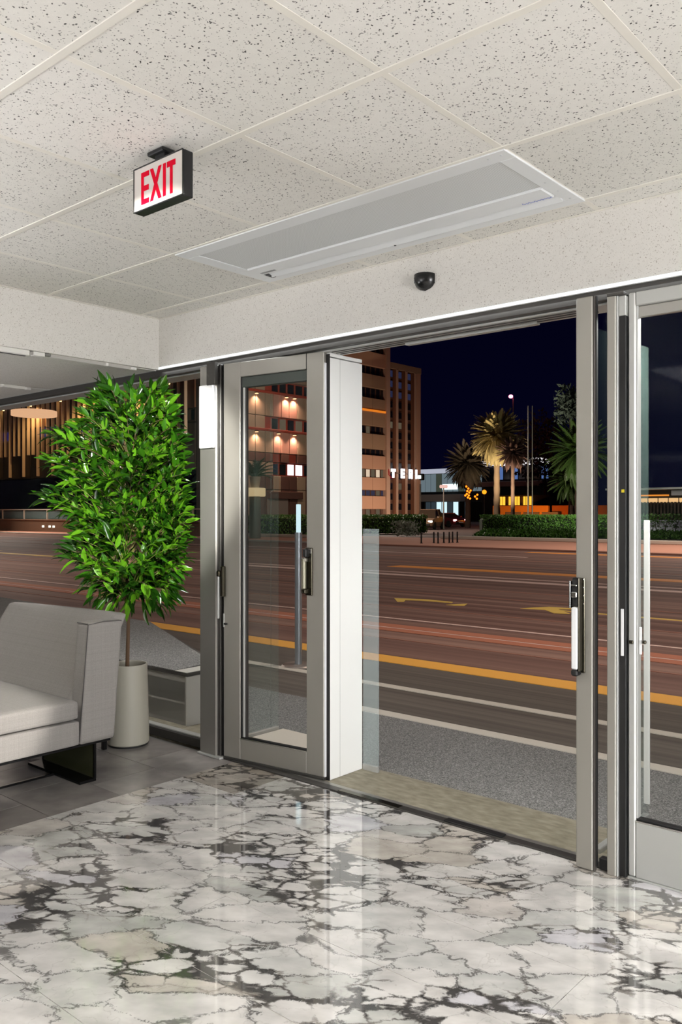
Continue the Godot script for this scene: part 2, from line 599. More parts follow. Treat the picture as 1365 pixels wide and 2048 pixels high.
	span("bulkhead_face", Vector3(-8.2, 2.30, -0.16), Vector3(3.7, 2.75, 0.0), plaster, wf, 0.002)
	span("pier", Vector3(-0.30, 0.0, -0.16), Vector3(3.7, 2.30, 0.0), plaster, wf, 0.002)
	var paint := mat("wall_paint", rgb8(222, 217, 207), 0.9, 0.0, 0.2)
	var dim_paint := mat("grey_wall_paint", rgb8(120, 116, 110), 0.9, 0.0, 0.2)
	for w: Array in [["wall_left", Vector3(-8.4, -0.1, -0.16), Vector3(-8.2, 2.95, 7.4), "plain grey wall beyond the seating"],
			["wall_right", Vector3(3.7, -0.1, -0.16), Vector3(3.9, 2.95, 7.4), "plain light wall to the right"],
			["wall_back", Vector3(-8.2, -0.1, 7.2), Vector3(3.7, 2.95, 7.4), "plain grey wall behind the camera"]]:
		var s := structure(w[0], w[3])
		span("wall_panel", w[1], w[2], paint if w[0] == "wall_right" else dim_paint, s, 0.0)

func _facade() -> void:
	var alu := mat("satin_aluminium", rgb8(158, 155, 147), 0.42, 0.45)
	var alu_light := mat("pale_aluminium", rgb8(186, 187, 183), 0.42, 0.35)
	var steel := mat("brushed_steel", rgb8(166, 164, 158), 0.36, 0.72)
	var dark := mat("dark_metal", rgb8(72, 70, 67), 0.42, 0.5)
	var black := mat("black_gasket", rgb8(14, 14, 14), 0.55)
	var chrome := mat("polished_chrome", rgb8(205, 204, 200), 0.12, 1.0)
	var nickel := mat("dark_nickel", rgb8(96, 92, 80), 0.22, 0.95)
	var white := mat("white_panel", rgb8(242, 243, 239), 0.35, 0.0, 0.4)
	var white_plastic := mat("white_plastic", rgb8(236, 237, 238), 0.3)
	var glass := pane_mat("clear_glass", rgb8(90, 110, 104), 0.008, 0.13)
	var screen := pane_mat("pale_screen_glass", rgb8(214, 232, 234), 0.20, 0.2)
	var fin_glass := pane_mat("fin_glass", rgb8(150, 182, 172), 0.09, 0.2)
	var stone := mat("step_stone", rgb8(200, 196, 184), 0.7)
	var gt := NoiseTexture2D.new()
	gt.width = 512
	gt.height = 512
	gt.seamless = true
	gt.noise = simplex(77, 0.02, 5)
	var gg := Gradient.new()
	gg.colors = PackedColorArray([Color8(150, 146, 134), Color8(204, 200, 188)])
	gt.color_ramp = gg
	world_tex(stone, gt, Vector3(0.9, 2.2, 2.2))

	# header with the lit strip above it
	var head := structure("trim_1", "dark metal header rail over the doors")
	span("rail", Vector3(-8.2, 2.257, -0.16), Vector3(3.7, 2.2995, -0.001), dark, head, 0.002)
	span("underside", Vector3(-8.2, 2.247, -0.165), Vector3(3.7, 2.257, -0.035), alu_light, head, 0.002)
	for k in 3:
		span("track_groove", Vector3(-2.93, 2.2435, -0.06 - 0.035 * k), Vector3(-1.5, 2.2475, -0.052 - 0.035 * k), dark, head, 0.0006)
	span("track_cover", Vector3(-2.5, 2.235, -0.150), Vector3(-1.78, 2.247, -0.115), alu_light, head, 0.003)
	span("corner_bead", Vector3(-8.2, 2.298, 0.0), Vector3(-4.34, 2.304, 0.006), alu_light, head, 0.001)

	# fixed glass on the left
	var w1 := structure("window_1", "tall fixed glass pane left of the doors")
	span("bottom_rail", Vector3(-8.2, 0.0, -0.075), Vector3(-3.86, 0.055, 0.0), dark, w1, 0.003)
	span("bead", Vector3(-8.2, 0.055, -0.055), Vector3(-3.86, 0.066, -0.012), alu_light, w1, 0.002)
	span("pane", Vector3(-8.2, 0.066, -0.043), Vector3(-3.86, 2.257, -0.033), glass, w1, 0.0)
	span("latch_bar", Vector3(-3.895, 0.745, -0.03), Vector3(-3.875, 0.846, 0.012), alu_light, w1, 0.003)

	# column between the glass and the left door
	var post := structure("trim_2", "brushed metal post between the glass and the left door")
	span("post", Vector3(-3.862, 0.0, -0.06), Vector3(-3.715, 2.257, 0.062), steel, post, 0.006)
	span("flange", Vector3(-3.715, 0.0, -0.05), Vector3(-3.69, 2.257, 0.050), dark, post, 0.004)
	span("flange", Vector3(-3.69, 0.0, -0.05), Vector3(-3.668, 2.257, 0.036), black, post, 0.003)
	span("shoe", Vector3(-3.868, 0.0, 0.0), Vector3(-3.665, 0.012, 0.078), alu_light, post, 0.003)
	var cov := thing("wall_cover", "white box fixed high on the metal post beside the left door", "cover box", Vector3(-3.80, 1.779, 0.062))
	span("cover", Vector3(-3.845, 1.779, 0.0622), Vector3(-3.722, 2.143, 0.082), white_plastic, cov, 0.004)
	span("hood", Vector3(-3.77, 2.138, 0.0622), Vector3(-3.695, 2.269, 0.090), dark, cov, 0.004)

	# ------------------------------------------------ left leaf, standing slightly ajar
	var d1 := structure("door_1", "left glass door leaf in a grey metal frame, slightly ajar", Vector3(-3.662, 0.0, 0.050))
	d1.rotation.y = 0.122
	var B := Basis(Vector3.UP, 0.122)
	var T := Transform3D(B, d1.position)
	var lp := func(called: String, x0: float, x1: float, y0: float, y1: float, z0: float, z1: float, m: Material, bev := 0.003) -> MeshInstance3D:
		return piece(called, T * Vector3((x0 + x1) * 0.5, (y0 + y1) * 0.5, (z0 + z1) * 0.5), Vector3(x1 - x0, y1 - y0, absf(z1 - z0)), m, d1, bev, B)
	var XL := -0.002
	var XG := 0.122
	var XR := 0.586
	var XE := 0.703
	var YB := 0.018
	var YT := 2.254
	var GB := 0.138
	var GT := 2.170
	lp.call("stile", XL, XG, YB, YT, -0.045, 0.0, alu)
	lp.call("stile", XR, XE - 0.004, YB, YT, -0.045, 0.0, alu)
	lp.call("edge_strip", XE - 0.004, XE, YB, YT - 0.06, -0.040, -0.004, white_plastic, 0.001)
	lp.call("top_rail", XG, XR, GT, YT, -0.045, -0.0005, alu)
	lp.call("bottom_rail", XG, XR, YB, GB, -0.045, -0.0005, alu)
	lp.call("glazing_bead", XG, XG + 0.010, GB, GT, -0.03, -0.006, black, 0.001)
	lp.call("glazing_bead", XG + 0.010, XG + 0.026, GB, GT - 0.05, -0.034, -0.010, alu_light, 0.002)
	lp.call("glazing_bead", XG + 0.026, XG + 0.034, GB, GT - 0.05, -0.034, -0.014, dark, 0.001)
	lp.call("glazing_bead", XG, XR, GB, GB + 0.006, -0.03, -0.006, black, 0.001)
	lp.call("glazing_bead", XG, XR, GB - 0.006, GB, -0.012, 0.001, chrome, 0.001)
	lp.call("dark_top_strip", XG, XR, GT - 0.062, GT, -0.036, -0.008, mat("dark_strip_metal", rgb8(70, 76, 72), 0.3, 0.5), 0.004)  # dark grey strip across the top of the glass
	lp.call("pane", XG + 0.03, XR, GB + 0.004, GT - 0.05, -0.027, -0.019, glass, 0.0)
	lp.call("kick_strip", XL, XE, 0.004, YB, -0.05, 0.004, dark, 0.002)
	lp.call("line_groove", XR - 0.0015, XR + 0.0015, GT, YT, -0.001, 0.0008, black, 0.0003)
	# lever lock on the closing stile
	var hx := XR + 0.016
	var hy0 := 0.969
	var hy1 := 1.221
	var lock: MeshInstance3D = lp.call("handle", hx - 0.016, hx + 0.028, hy0, hy1, 0.0, 0.012, nickel, 0.006)
	var hp := func(called: String, x0: float, x1: float, y0: float, y1: float, z0: float, z1: float, m: Material, bev := 0.003) -> void:
		piece(called, T * Vector3((x0 + x1) * 0.5, (y0 + y1) * 0.5, (z0 + z1) * 0.5), Vector3(x1 - x0, y1 - y0, absf(z1 - z0)), m, lock, bev, B)
	hp.call("lever", hx - 0.014, hx + 0.008, hy0 + 0.035, hy1 - 0.055, 0.03, 0.052, mat("grip_grey", rgb8(150, 147, 128), 0.35, 0.5), 0.008)
	hp.call("bracket", hx - 0.016, hx + 0.012, hy0 + 0.012, hy0 + 0.036, 0.010, 0.050, nickel, 0.004)
	hp.call("bracket", hx - 0.016, hx + 0.012, hy1 - 0.075, hy1 - 0.052, 0.010, 0.050, chrome, 0.004)
	hp.call("knuckle", hx - 0.010, hx + 0.014, hy1 - 0.050, hy1 - 0.006, 0.010, 0.045, black, 0.006)
	hp.call("rose", hx + 0.008, hx + 0.030, hy1 - 0.030, hy1 - 0.006, 0.012, 0.020, chrome, 0.009)
	hp.call("outer_grip", hx - 0.040, hx - 0.022, hy0 + 0.02, hy1 - 0.05, -0.085, -0.066, nickel, 0.006)
	# hinge side: lever and keyhole plate
	var hinge: MeshInstance3D = lp.call("hinge", XL - 0.004, XL + 0.020, 0.928, 1.102, 0.0, 0.026, nickel, 0.004)
	piece("hinge_pin", T * Vector3(XL - 0.016, 0.937, 0.026), Vector3(0.012, 0.268, 0.012), alu_light, hinge, 0.004, B)
	piece("hinge_knuckle", T * Vector3(XL - 0.014, 1.059, 0.024), Vector3(0.024, 0.034, 0.024), nickel, hinge, 0.006, B)
	var key: MeshInstance3D = lp.call("key_plate", XL + 0.001, XL + 0.010, 0.754, 0.831, 0.0, 0.006, alu_light, 0.002)
	piece("key", T * Vector3(XL + 0.022, 0.774, 0.008), Vector3(0.022, 0.010, 0.012), black, key, 0.003, B)

	# white reveal of the porch and its glass return
	var rev := structure("trim_3", "bright white reveal panel beside the open doorway")
	span("panel", Vector3(-3.02, 0.0, -0.33), Vector3(-2.95, 2.222, -0.062), white, rev, 0.002)
	span("panel", Vector3(-3.02, 2.228, -0.33), Vector3(-2.952, 2.2465, -0.062), white, rev, 0.001)
	span("gasket", Vector3(-2.975, 0.0, -0.062), Vector3(-2.948, 2.24, -0.055), black, rev, 0.001)
	span("joint_line", Vector3(-2.9505, 0.0, -0.145), Vector3(-2.9494, 2.222, -0.143), alu_light, rev, 0.0)
	var s1 := thing("glass_screen", "narrow waist-high pane of pale glass beside the white panel", "glass screen", Vector3(-2.9, -0.02, -0.338))
	span("pane", Vector3(-2.947, 0.0, -0.343), Vector3(-2.843, 1.318, -0.333), screen, s1, 0.0)
	span("shoe", Vector3(-2.947, -0.02, -0.348), Vector3(-2.843, 0.03, -0.328), alu_light, s1, 0.002)
	for sx: Array in [[-1.492, "tall glass fin outside, behind the right door"], [-3.915, "tall glass fin outside, behind the left door"]]:
		var s2 := thing("glass_fin", sx[1], "glass screen", Vector3(sx[0], -0.02, -0.35))
		span("pane", Vector3(sx[0] - 0.005, 0.02, -0.571), Vector3(sx[0] + 0.005, 2.17, -0.10), glass if sx[0] > -2.0 else fin_glass, s2, 0.0)
		span("end_profile", Vector3(sx[0] - 0.010, 0.0, -0.632), Vector3(sx[0] + 0.010, 2.17, -0.571), fin_glass, s2, 0.003)
		span("shoe", Vector3(sx[0] - 0.016, -0.02, -0.63), Vector3(sx[0] + 0.016, 0.019, -0.09), alu_light, s2, 0.003)
		if sx[0] > -2.0:
			span("edge_strip", Vector3(sx[0] - 0.014, 0.06, -0.640), Vector3(sx[0] + 0.014, 1.373, -0.628), white, s2, 0.003)

	# threshold
	var sill := structure("trim_4", "dark metal door track along the threshold")
	span("track", Vector3(-3.74, -0.01, 0.0), Vector3(-0.30, 0.006, 0.049), dark, sill, 0.002)
	span("track", Vector3(-3.74, -0.01, -0.034), Vector3(-0.30, 0.003, -0.001), steel, sill, 0.001)
	span("cover_plate", Vector3(-2.16, 0.006, 0.006), Vector3(-1.86, 0.013, 0.046), black, sill, 0.003)
	span("cover_plate", Vector3(-2.80, 0.006, 0.008), Vector3(-2.42, 0.009, 0.046), nickel, sill, 0.001)
	span("cover_plate", Vector3(-1.66, 0.006, 0.008), Vector3(-1.50, 0.010, 0.046), dark, sill, 0.001)
	var step := structure("trim_5", "pale stone doorstep outside the threshold")
	span("slab", Vector3(-4.40, -0.10, -0.385), Vector3(3.7, -0.001, -0.034), stone, step, 0.004)
	span("slab", Vector3(-3.895, -0.10, -0.660), Vector3(-3.29, -0.001, -0.388), mat("pale_stone", rgb8(226, 219, 206), 0.6), step, 0.004)
	span("slab", Vector3(-8.2, -0.10, -0.286), Vector3(-4.403, -0.001, -0.034), stone, step, 0.004)

	# ------------------------------------------------ sliding leaf parked on the right: stile, glass and pull handle
	var d2 := structure("door_2", "grey stile of the open sliding door with its pull handle", Vector3(-1.46, 0.0, 0.08))
	span("stile", Vector3(-1.492, 0.004, 0.074), Vector3(-1.422, 2.257, 0.102), alu, d2, 0.004)
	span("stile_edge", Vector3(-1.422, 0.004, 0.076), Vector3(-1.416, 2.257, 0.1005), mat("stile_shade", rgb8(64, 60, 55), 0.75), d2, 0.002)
	span("gasket", Vector3(-1.4158, 0.02, 0.074), Vector3(-1.412, 2.257, 0.088), black, d2, 0.002)
	span("pane", Vector3(-1.402, 0.05, 0.048), Vector3(-1.30, 2.257, 0.055), glass, d2, 0.0)
	span("bottom_rail", Vector3(-1.412, 0.004, 0.035), Vector3(-1.34, 0.05, 0.066), black, d2, 0.003)
	var y0 := 0.771
	var y1 := 1.039
	var y2 := 1.151
	var plate := span("handle", Vector3(-1.492, y0 + 0.005, 0.102), Vector3(-1.452, y2, 0.110), nickel, d2, 0.004)
	span("grip", Vector3(-1.4905, y0 + 0.022, 0.126), Vector3(-1.464, y1 - 0.002, 0.150), white_plastic, plate, 0.005)
	span("grip_rail", Vector3(-1.4635, y0 + 0.016, 0.110), Vector3(-1.458, y2, 0.146), nickel, plate, 0.002)
	span("grip_end", Vector3(-1.492, y0 - 0.004, 0.110), Vector3(-1.464, y0 + 0.0215, 0.150), black, plate, 0.007)
	span("lock_case", Vector3(-1.492, y1, 0.110), Vector3(-1.464, y2, 0.138), black, plate, 0.004)
	span("lock_side", Vector3(-1.500, y1 - 0.006, 0.112), Vector3(-1.493, y2 - 0.012, 0.150), chrome, plate, 0.002)
	span("latch", Vector3(-1.490, y1 + 0.036, 0.138), Vector3(-1.466, y1 + 0.058, 0.152), chrome, plate, 0.005)
	span("latch", Vector3(-1.500, y2 - 0.032, 0.138), Vector3(-1.468, y2 - 0.026, 0.148), chrome, plate, 0.002)
	for k in 4:
		span("screw", Vector3(-1.4585, y1 + 0.008 + 0.032 * k, 0.110), Vector3(-1.4535, y1 + 0.013 + 0.032 * k, 0.1125), chrome, plate, 0.001)

	# post between the sliding leaf and the right leaf
	var p2 := structure("trim_6", "pale metal post between the sliding door and the right door")
	span("post", Vector3(-1.372, 0.0, 0.056), Vector3(-1.337, 2.257, 0.084), alu, p2, 0.003)
	span("channel", Vector3(-1.337, 0.0, 0.028), Vector3(-1.331, 2.257, 0.078), alu_light, p2, 0.001)
	span("channel", Vector3(-1.331, 0.0, 0.022), Vector3(-1.303, 2.168, 0.066), black, p2, 0.002)
	span("channel", Vector3(-1.331, 2.168, 0.022), Vector3(-1.303, 2.245, 0.070), alu_light, p2, 0.002)
	span("cap", Vector3(-1.372, 2.245, 0.022), Vector3(-1.303, 2.257, 0.088), dark, p2, 0.002)
	var edge_y0 := 0.855
	var edge_y1 := 1.036
	span("strike_plate", Vector3(-1.322, edge_y0, 0.066), Vector3(-1.311, edge_y1, 0.071), white_plastic, p2, 0.001)
	var st := thing("sticker", "small yellow square label on the black door channel", "sticker", Vector3(-1.318, 1.485, 0.067))
	span("label_face", Vector3(-1.321, 1.485, 0.0662), Vector3(-1.309, 1.497, 0.0668), mat("yellow_print", rgb8(226, 205, 40), 0.5), st, 0.0)

	# ------------------------------------------------ right leaf
	var d3 := structure("door_3", "right glass door leaf with a deep pale bottom rail", Vector3(-1.30, 0.0, 0.05))
	span("stile", Vector3(-1.302, 0.006, 0.008), Vector3(-1.271, 2.255, 0.052), alu_light, d3, 0.006)
	span("stile", Vector3(-0.42, 0.006, 0.008), Vector3(-0.33, 2.255, 0.052), alu_light, d3, 0.004)
	span("top_rail", Vector3(-1.271, 2.203, 0.008), Vector3(-0.42, 2.255, 0.0515), alu_light, d3, 0.003)
	span("bottom_rail", Vector3(-1.271, 0.006, 0.008), Vector3(-0.42, 0.226, 0.0515), alu_light, d3, 0.003)
	span("glazing_bead", Vector3(-1.271, 0.226, 0.014), Vector3(-0.42, 0.233, 0.046), black, d3, 0.001)
	span("glazing_bead", Vector3(-1.271, 0.219, 0.044), Vector3(-0.42, 0.226, 0.0535), chrome, d3, 0.001)
	span("glazing_bead", Vector3(-1.271, 2.16, 0.010), Vector3(-0.42, 2.203, 0.034), steel, d3, 0.003)
	span("glazing_bead", Vector3(-1.271, 0.226, 0.012), Vector3(-1.2655, 2.203, 0.044), alu_light, d3, 0.001)
	span("pane", Vector3(-1.2655, 0.230, 0.022), Vector3(-0.42, 2.17, 0.030), glass, d3, 0.0)
	span("kick_gap", Vector3(-1.30, 0.0, 0.012), Vector3(-0.33, 0.006, 0.058), alu_light, d3, 0.001)
	var s := span("strike_plate", Vector3(-1.264, 0.862, 0.030), Vector3(-1.254, 0.968, 0.037), white_plastic, d3, 0.002)
	span("lock_button", Vector3(-1.294, 0.903, 0.052), Vector3(-1.278, 0.917, 0.062), nickel, d3, 0.003)
	span("lock_button", Vector3(-1.250, 0.904, 0.030), Vector3(-1.236, 0.918, 0.044), nickel, d3, 0.003)

func ground_shape(called: String, pts: Array, m: Material, parent: Node3D, y: float) -> void:
	var poly := PackedVector2Array()
	for p: Vector3 in pts:
		poly.append(Vector2(p.x, -p.z))
	var st := begin()
	prism(st, poly, 0.006, Transform3D(Basis(Vector3.RIGHT, -PI / 2), Vector3(0, y, 0)))
	put(called, st, m, parent)

func _outside() -> void:
	var G := -0.020
	# ------------------------------------------------ ground
	var grit := mat("grey_asphalt", Color.WHITE, 0.93, 0.0, 0.3)
	world_tex(grit, grain_texture(256, Color8(84, 84, 83), Color8(168, 167, 164), 4, 1.2), Vector3.ONE / 1.1)
	grit.normal_enabled = false
	var lane := mat("brown_asphalt", Color.WHITE, 0.85, 0.0, 0.3)
	world_tex(lane, streak_texture(12, Color8(88, 82, 76), Color8(114, 106, 99)), Vector3(0.03, 0.3, 0.3))
	var redroad := mat("trail_streaked_asphalt", Color.WHITE, 0.7, 0.0, 0.35)
	world_tex(redroad, streak_texture(9, Color8(98, 72, 66), Color8(160, 128, 116)), Vector3(0.014, 0.075, 0.075))  # red streaks put passing light trails into the asphalt colour
	var brick_red := mat("brick_pavement", rgb8(206, 150, 128), 0.9)
	var far_tar := mat("far_asphalt", rgb8(92, 76, 70), 0.8)
	var kerbm := mat("kerb_stone", rgb8(198, 190, 178), 0.85)
	var pw := mat("white_paint", rgb8(206, 200, 188), 0.7)
	var py := mat("yellow_paint", rgb8(250, 186, 84), 0.6)
	var pl := mat("pale_yellow_paint", rgb8(240, 205, 105), 0.6)
	var pp := mat("pink_light_trail", rgb8(236, 206, 196), 0.6)  # this pink, the orange and the salmons paint vehicle light trails
	var po := mat("orange_light_trail", rgb8(250, 164, 76), 0.6)
	var ps := mat("salmon_light_trail", rgb8(186, 118, 92), 0.75)
	var ps2 := mat("salmon_trail_and_kerb", rgb8(162, 116, 100), 0.8)
	var road := structure("road", "wide reddish street with lane lines and painted light trails outside the doors")
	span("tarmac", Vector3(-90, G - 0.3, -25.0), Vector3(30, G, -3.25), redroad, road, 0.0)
	span("lane_surface", Vector3(-90, G - 0.3, -3.25), Vector3(30, G, -1.48), lane, road, 0.0)
	span("shoulder", Vector3(-90, G - 0.3, -1.48), Vector3(30, G, -0.290), grit, road, 0.0)
	span("side_street", Vector3(-140, G - 0.35, -180.0), Vector3(60, G - 0.02, -25.0), far_tar, road, 0.0)
	var lines := [  # white and yellow are lane lines; salmon, pink, orange are painted light trails
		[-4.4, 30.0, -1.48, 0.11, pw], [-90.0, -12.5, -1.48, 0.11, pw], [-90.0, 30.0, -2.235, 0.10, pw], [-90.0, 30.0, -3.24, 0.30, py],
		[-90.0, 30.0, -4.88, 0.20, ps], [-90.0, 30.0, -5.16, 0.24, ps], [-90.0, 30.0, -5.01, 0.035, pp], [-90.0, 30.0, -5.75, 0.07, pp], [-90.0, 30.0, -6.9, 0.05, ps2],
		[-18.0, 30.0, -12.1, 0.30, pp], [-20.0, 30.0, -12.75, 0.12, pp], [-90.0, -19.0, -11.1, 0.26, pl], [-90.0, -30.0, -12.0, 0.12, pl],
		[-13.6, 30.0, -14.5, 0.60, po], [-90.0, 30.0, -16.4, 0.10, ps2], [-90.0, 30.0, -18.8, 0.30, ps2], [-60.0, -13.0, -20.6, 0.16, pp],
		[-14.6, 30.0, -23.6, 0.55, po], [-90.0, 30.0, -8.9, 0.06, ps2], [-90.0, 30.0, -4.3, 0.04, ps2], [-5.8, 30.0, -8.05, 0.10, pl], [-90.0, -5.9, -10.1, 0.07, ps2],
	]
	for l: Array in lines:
		span("line_or_light_trail", Vector3(l[0], G - 0.001, l[2] - l[3] * 0.5), Vector3(l[1], G + 0.005, l[2] + l[3] * 0.5), l[4], road, 0.0)
	ground_shape("lane_arrow", [Vector3(-8.481, -0.020, -7.841), Vector3(-8.009, -0.020, -8.042), Vector3(-7.430, -0.020, -7.990), Vector3(-7.361, -0.020, -7.856), Vector3(-7.957, -0.020, -7.830), Vector3(-8.179, -0.020, -7.738), Vector3(-8.038, -0.020, -7.509), Vector3(-8.116, -0.020, -7.441)], pl, road, G)
	ground_shape("lane_arrow", [Vector3(-7.292, -0.020, -7.587), Vector3(-7.119, -0.020, -7.924), Vector3(-7.002, -0.020, -7.657), Vector3(-7.141, -0.020, -7.581)], pl, road, G)
	ground_shape("lane_arrow", [Vector3(-6.179, -0.020, -7.891), Vector3(-6.109, -0.020, -8.081), Vector3(-5.960, -0.020, -8.360), Vector3(-5.571, -0.020, -8.420), Vector3(-5.529, -0.020, -8.331), Vector3(-5.717, -0.020, -8.167), Vector3(-5.332, -0.020, -7.779), Vector3(-5.534, -0.020, -7.681), Vector3(-5.830, -0.020, -7.984)], pl, road, G)

	var pave := structure("pavement_far", "red brick pavement with pale kerbs on the far side of the street")
	span("brick_surface", Vector3(-90, G - 0.2, -34.0), Vector3(30, 0.03, -25.0), brick_red, pave, 0.0)
	span("kerb", Vector3(-90, G - 0.2, -25.0), Vector3(-24.0, 0.06, -24.75), kerbm, pave, 0.02)
	span("kerb", Vector3(-23.8, G - 0.2, -25.0), Vector3(30, 0.045, -24.8), ps2, pave, 0.02)
	span("kerb", Vector3(-24.5, 0.03, -33.0), Vector3(30, 0.20, -32.6), kerbm, pave, 0.03)
	span("kerb", Vector3(-24.0, 0.03, -33.9), Vector3(30, 0.14, -33.2), mat("dull_kerb", rgb8(128, 116, 104), 0.9), pave, 0.03)
	span("kerb", Vector3(-60.0, 0.03, -29.5), Vector3(-28.0, 0.20, -29.2), kerbm, pave, 0.03)

	# raised asphalt platform outside the left glass
	var conc := mat("pale_concrete", rgb8(186, 184, 176), 0.85)
	var conc2 := mat("metal_cladding", rgb8(150, 147, 134), 0.45, 0.3)
	var dkc := mat("dark_edge", rgb8(74, 72, 68), 0.6)
	var plat := thing("raised_platform", "low concrete platform with an asphalt top outside the fixed glass pane", "platform", Vector3(-8.3, G, -1.9))
	# a five-sided block, its right end cut back on the slant
	var outline := PackedVector2Array([Vector2(-12.2, 0.317), Vector2(-4.445, 0.317), Vector2(-4.445, 0.60), Vector2(-6.75, 1.66), Vector2(-12.2, 2.0)])
	var lay := Basis(Vector3.RIGHT, -PI / 2)
	var st0 := begin()
	prism(st0, outline, 0.34, Transform3D(lay, Vector3(0, G, 0)))
	put("core", st0, conc, plat)
	span("side_panel", Vector3(-4.445, G + 0.005, -0.62), Vector3(-4.43, 0.318, -0.292), conc, plat, 0.002)
	span("front_panel", Vector3(-12.2, 0.135, -0.317), Vector3(-4.447, 0.275, -0.408), conc2, plat, 0.003)
	span("front_panel", Vector3(-12.2, 0.005, -0.317), Vector3(-4.447, 0.128, -0.406), conc2, plat, 0.003)
	st0 = begin()
	prism(st0, PackedVector2Array([Vector2(-12.25, 0.290), Vector2(-4.425, 0.290), Vector2(-4.425, 0.62), Vector2(-6.74, 1.69), Vector2(-12.25, 2.03)]), 0.024, Transform3D(lay, Vector3(0, 0.32, 0)))
	put("cap", st0, dkc, plat)
	st0 = begin()
	prism(st0, PackedVector2Array([Vector2(-12.25, 0.292), Vector2(-4.55, 0.292), Vector2(-4.60, 0.66), Vector2(-6.74, 1.69), Vector2(-12.25, 2.03)]), 0.005, Transform3D(lay, Vector3(0, 0.344, 0)))
	put("asphalt_top", st0, grit, plat)
	span("trim_strip", Vector3(-4.55, 0.344, -0.60), Vector3(-4.426, 0.348, -0.292), conc, plat, 0.001)
	# ------------------------------------------------ street lamps
	var lampm := mat("lamp_post", rgb8(70, 70, 72), 0.5, 0.5)
	var k := 0
	for p: Array in LAMPS:
		var at: Vector3 = p[0]
		var dir: Vector2 = p[1].normalized()
		var foot := Vector3(at.x - dir.x * 1.3, G, at.z - dir.y * 1.3)
		var names := ["tall street lamp standing just right of the doors", "tall street lamp at the far left of the near kerb", "tall street lamp on the far pavement, to the right", "tall street lamp on the far pavement, far left", "unseen tall street lamp added beside the side street to light the cars"]
		var o := thing("street_lamp", names[k], "street lamp", foot)
		k += 1
		var st := begin()
		tube(st, [foot, foot + Vector3(0, 3, 0), Vector3(foot.x, at.y + 0.1, foot.z)], [0.09, 0.075, 0.05], 10)
		put("pole", st, lampm, o)
		st = begin()
		tube(st, [Vector3(foot.x, at.y + 0.1, foot.z), at + Vector3(0, 0.12, 0)], [0.04, 0.035], 8)
		put("arm", st, lampm, o)
		piece("head", at + Vector3(0, 0.05, 0), Vector3(0.5, 0.12, 0.3), lampm, o, 0.03)
		piece("lens", at + Vector3(0, -0.02, 0), Vector3(0.4, 0.04, 0.22), glow("sodium_glow", Color(1.0, 0.7, 0.45), 6.0), o, 0.01)
	_far_buildings(G)
	_greenery(G)
	_street_things(G)

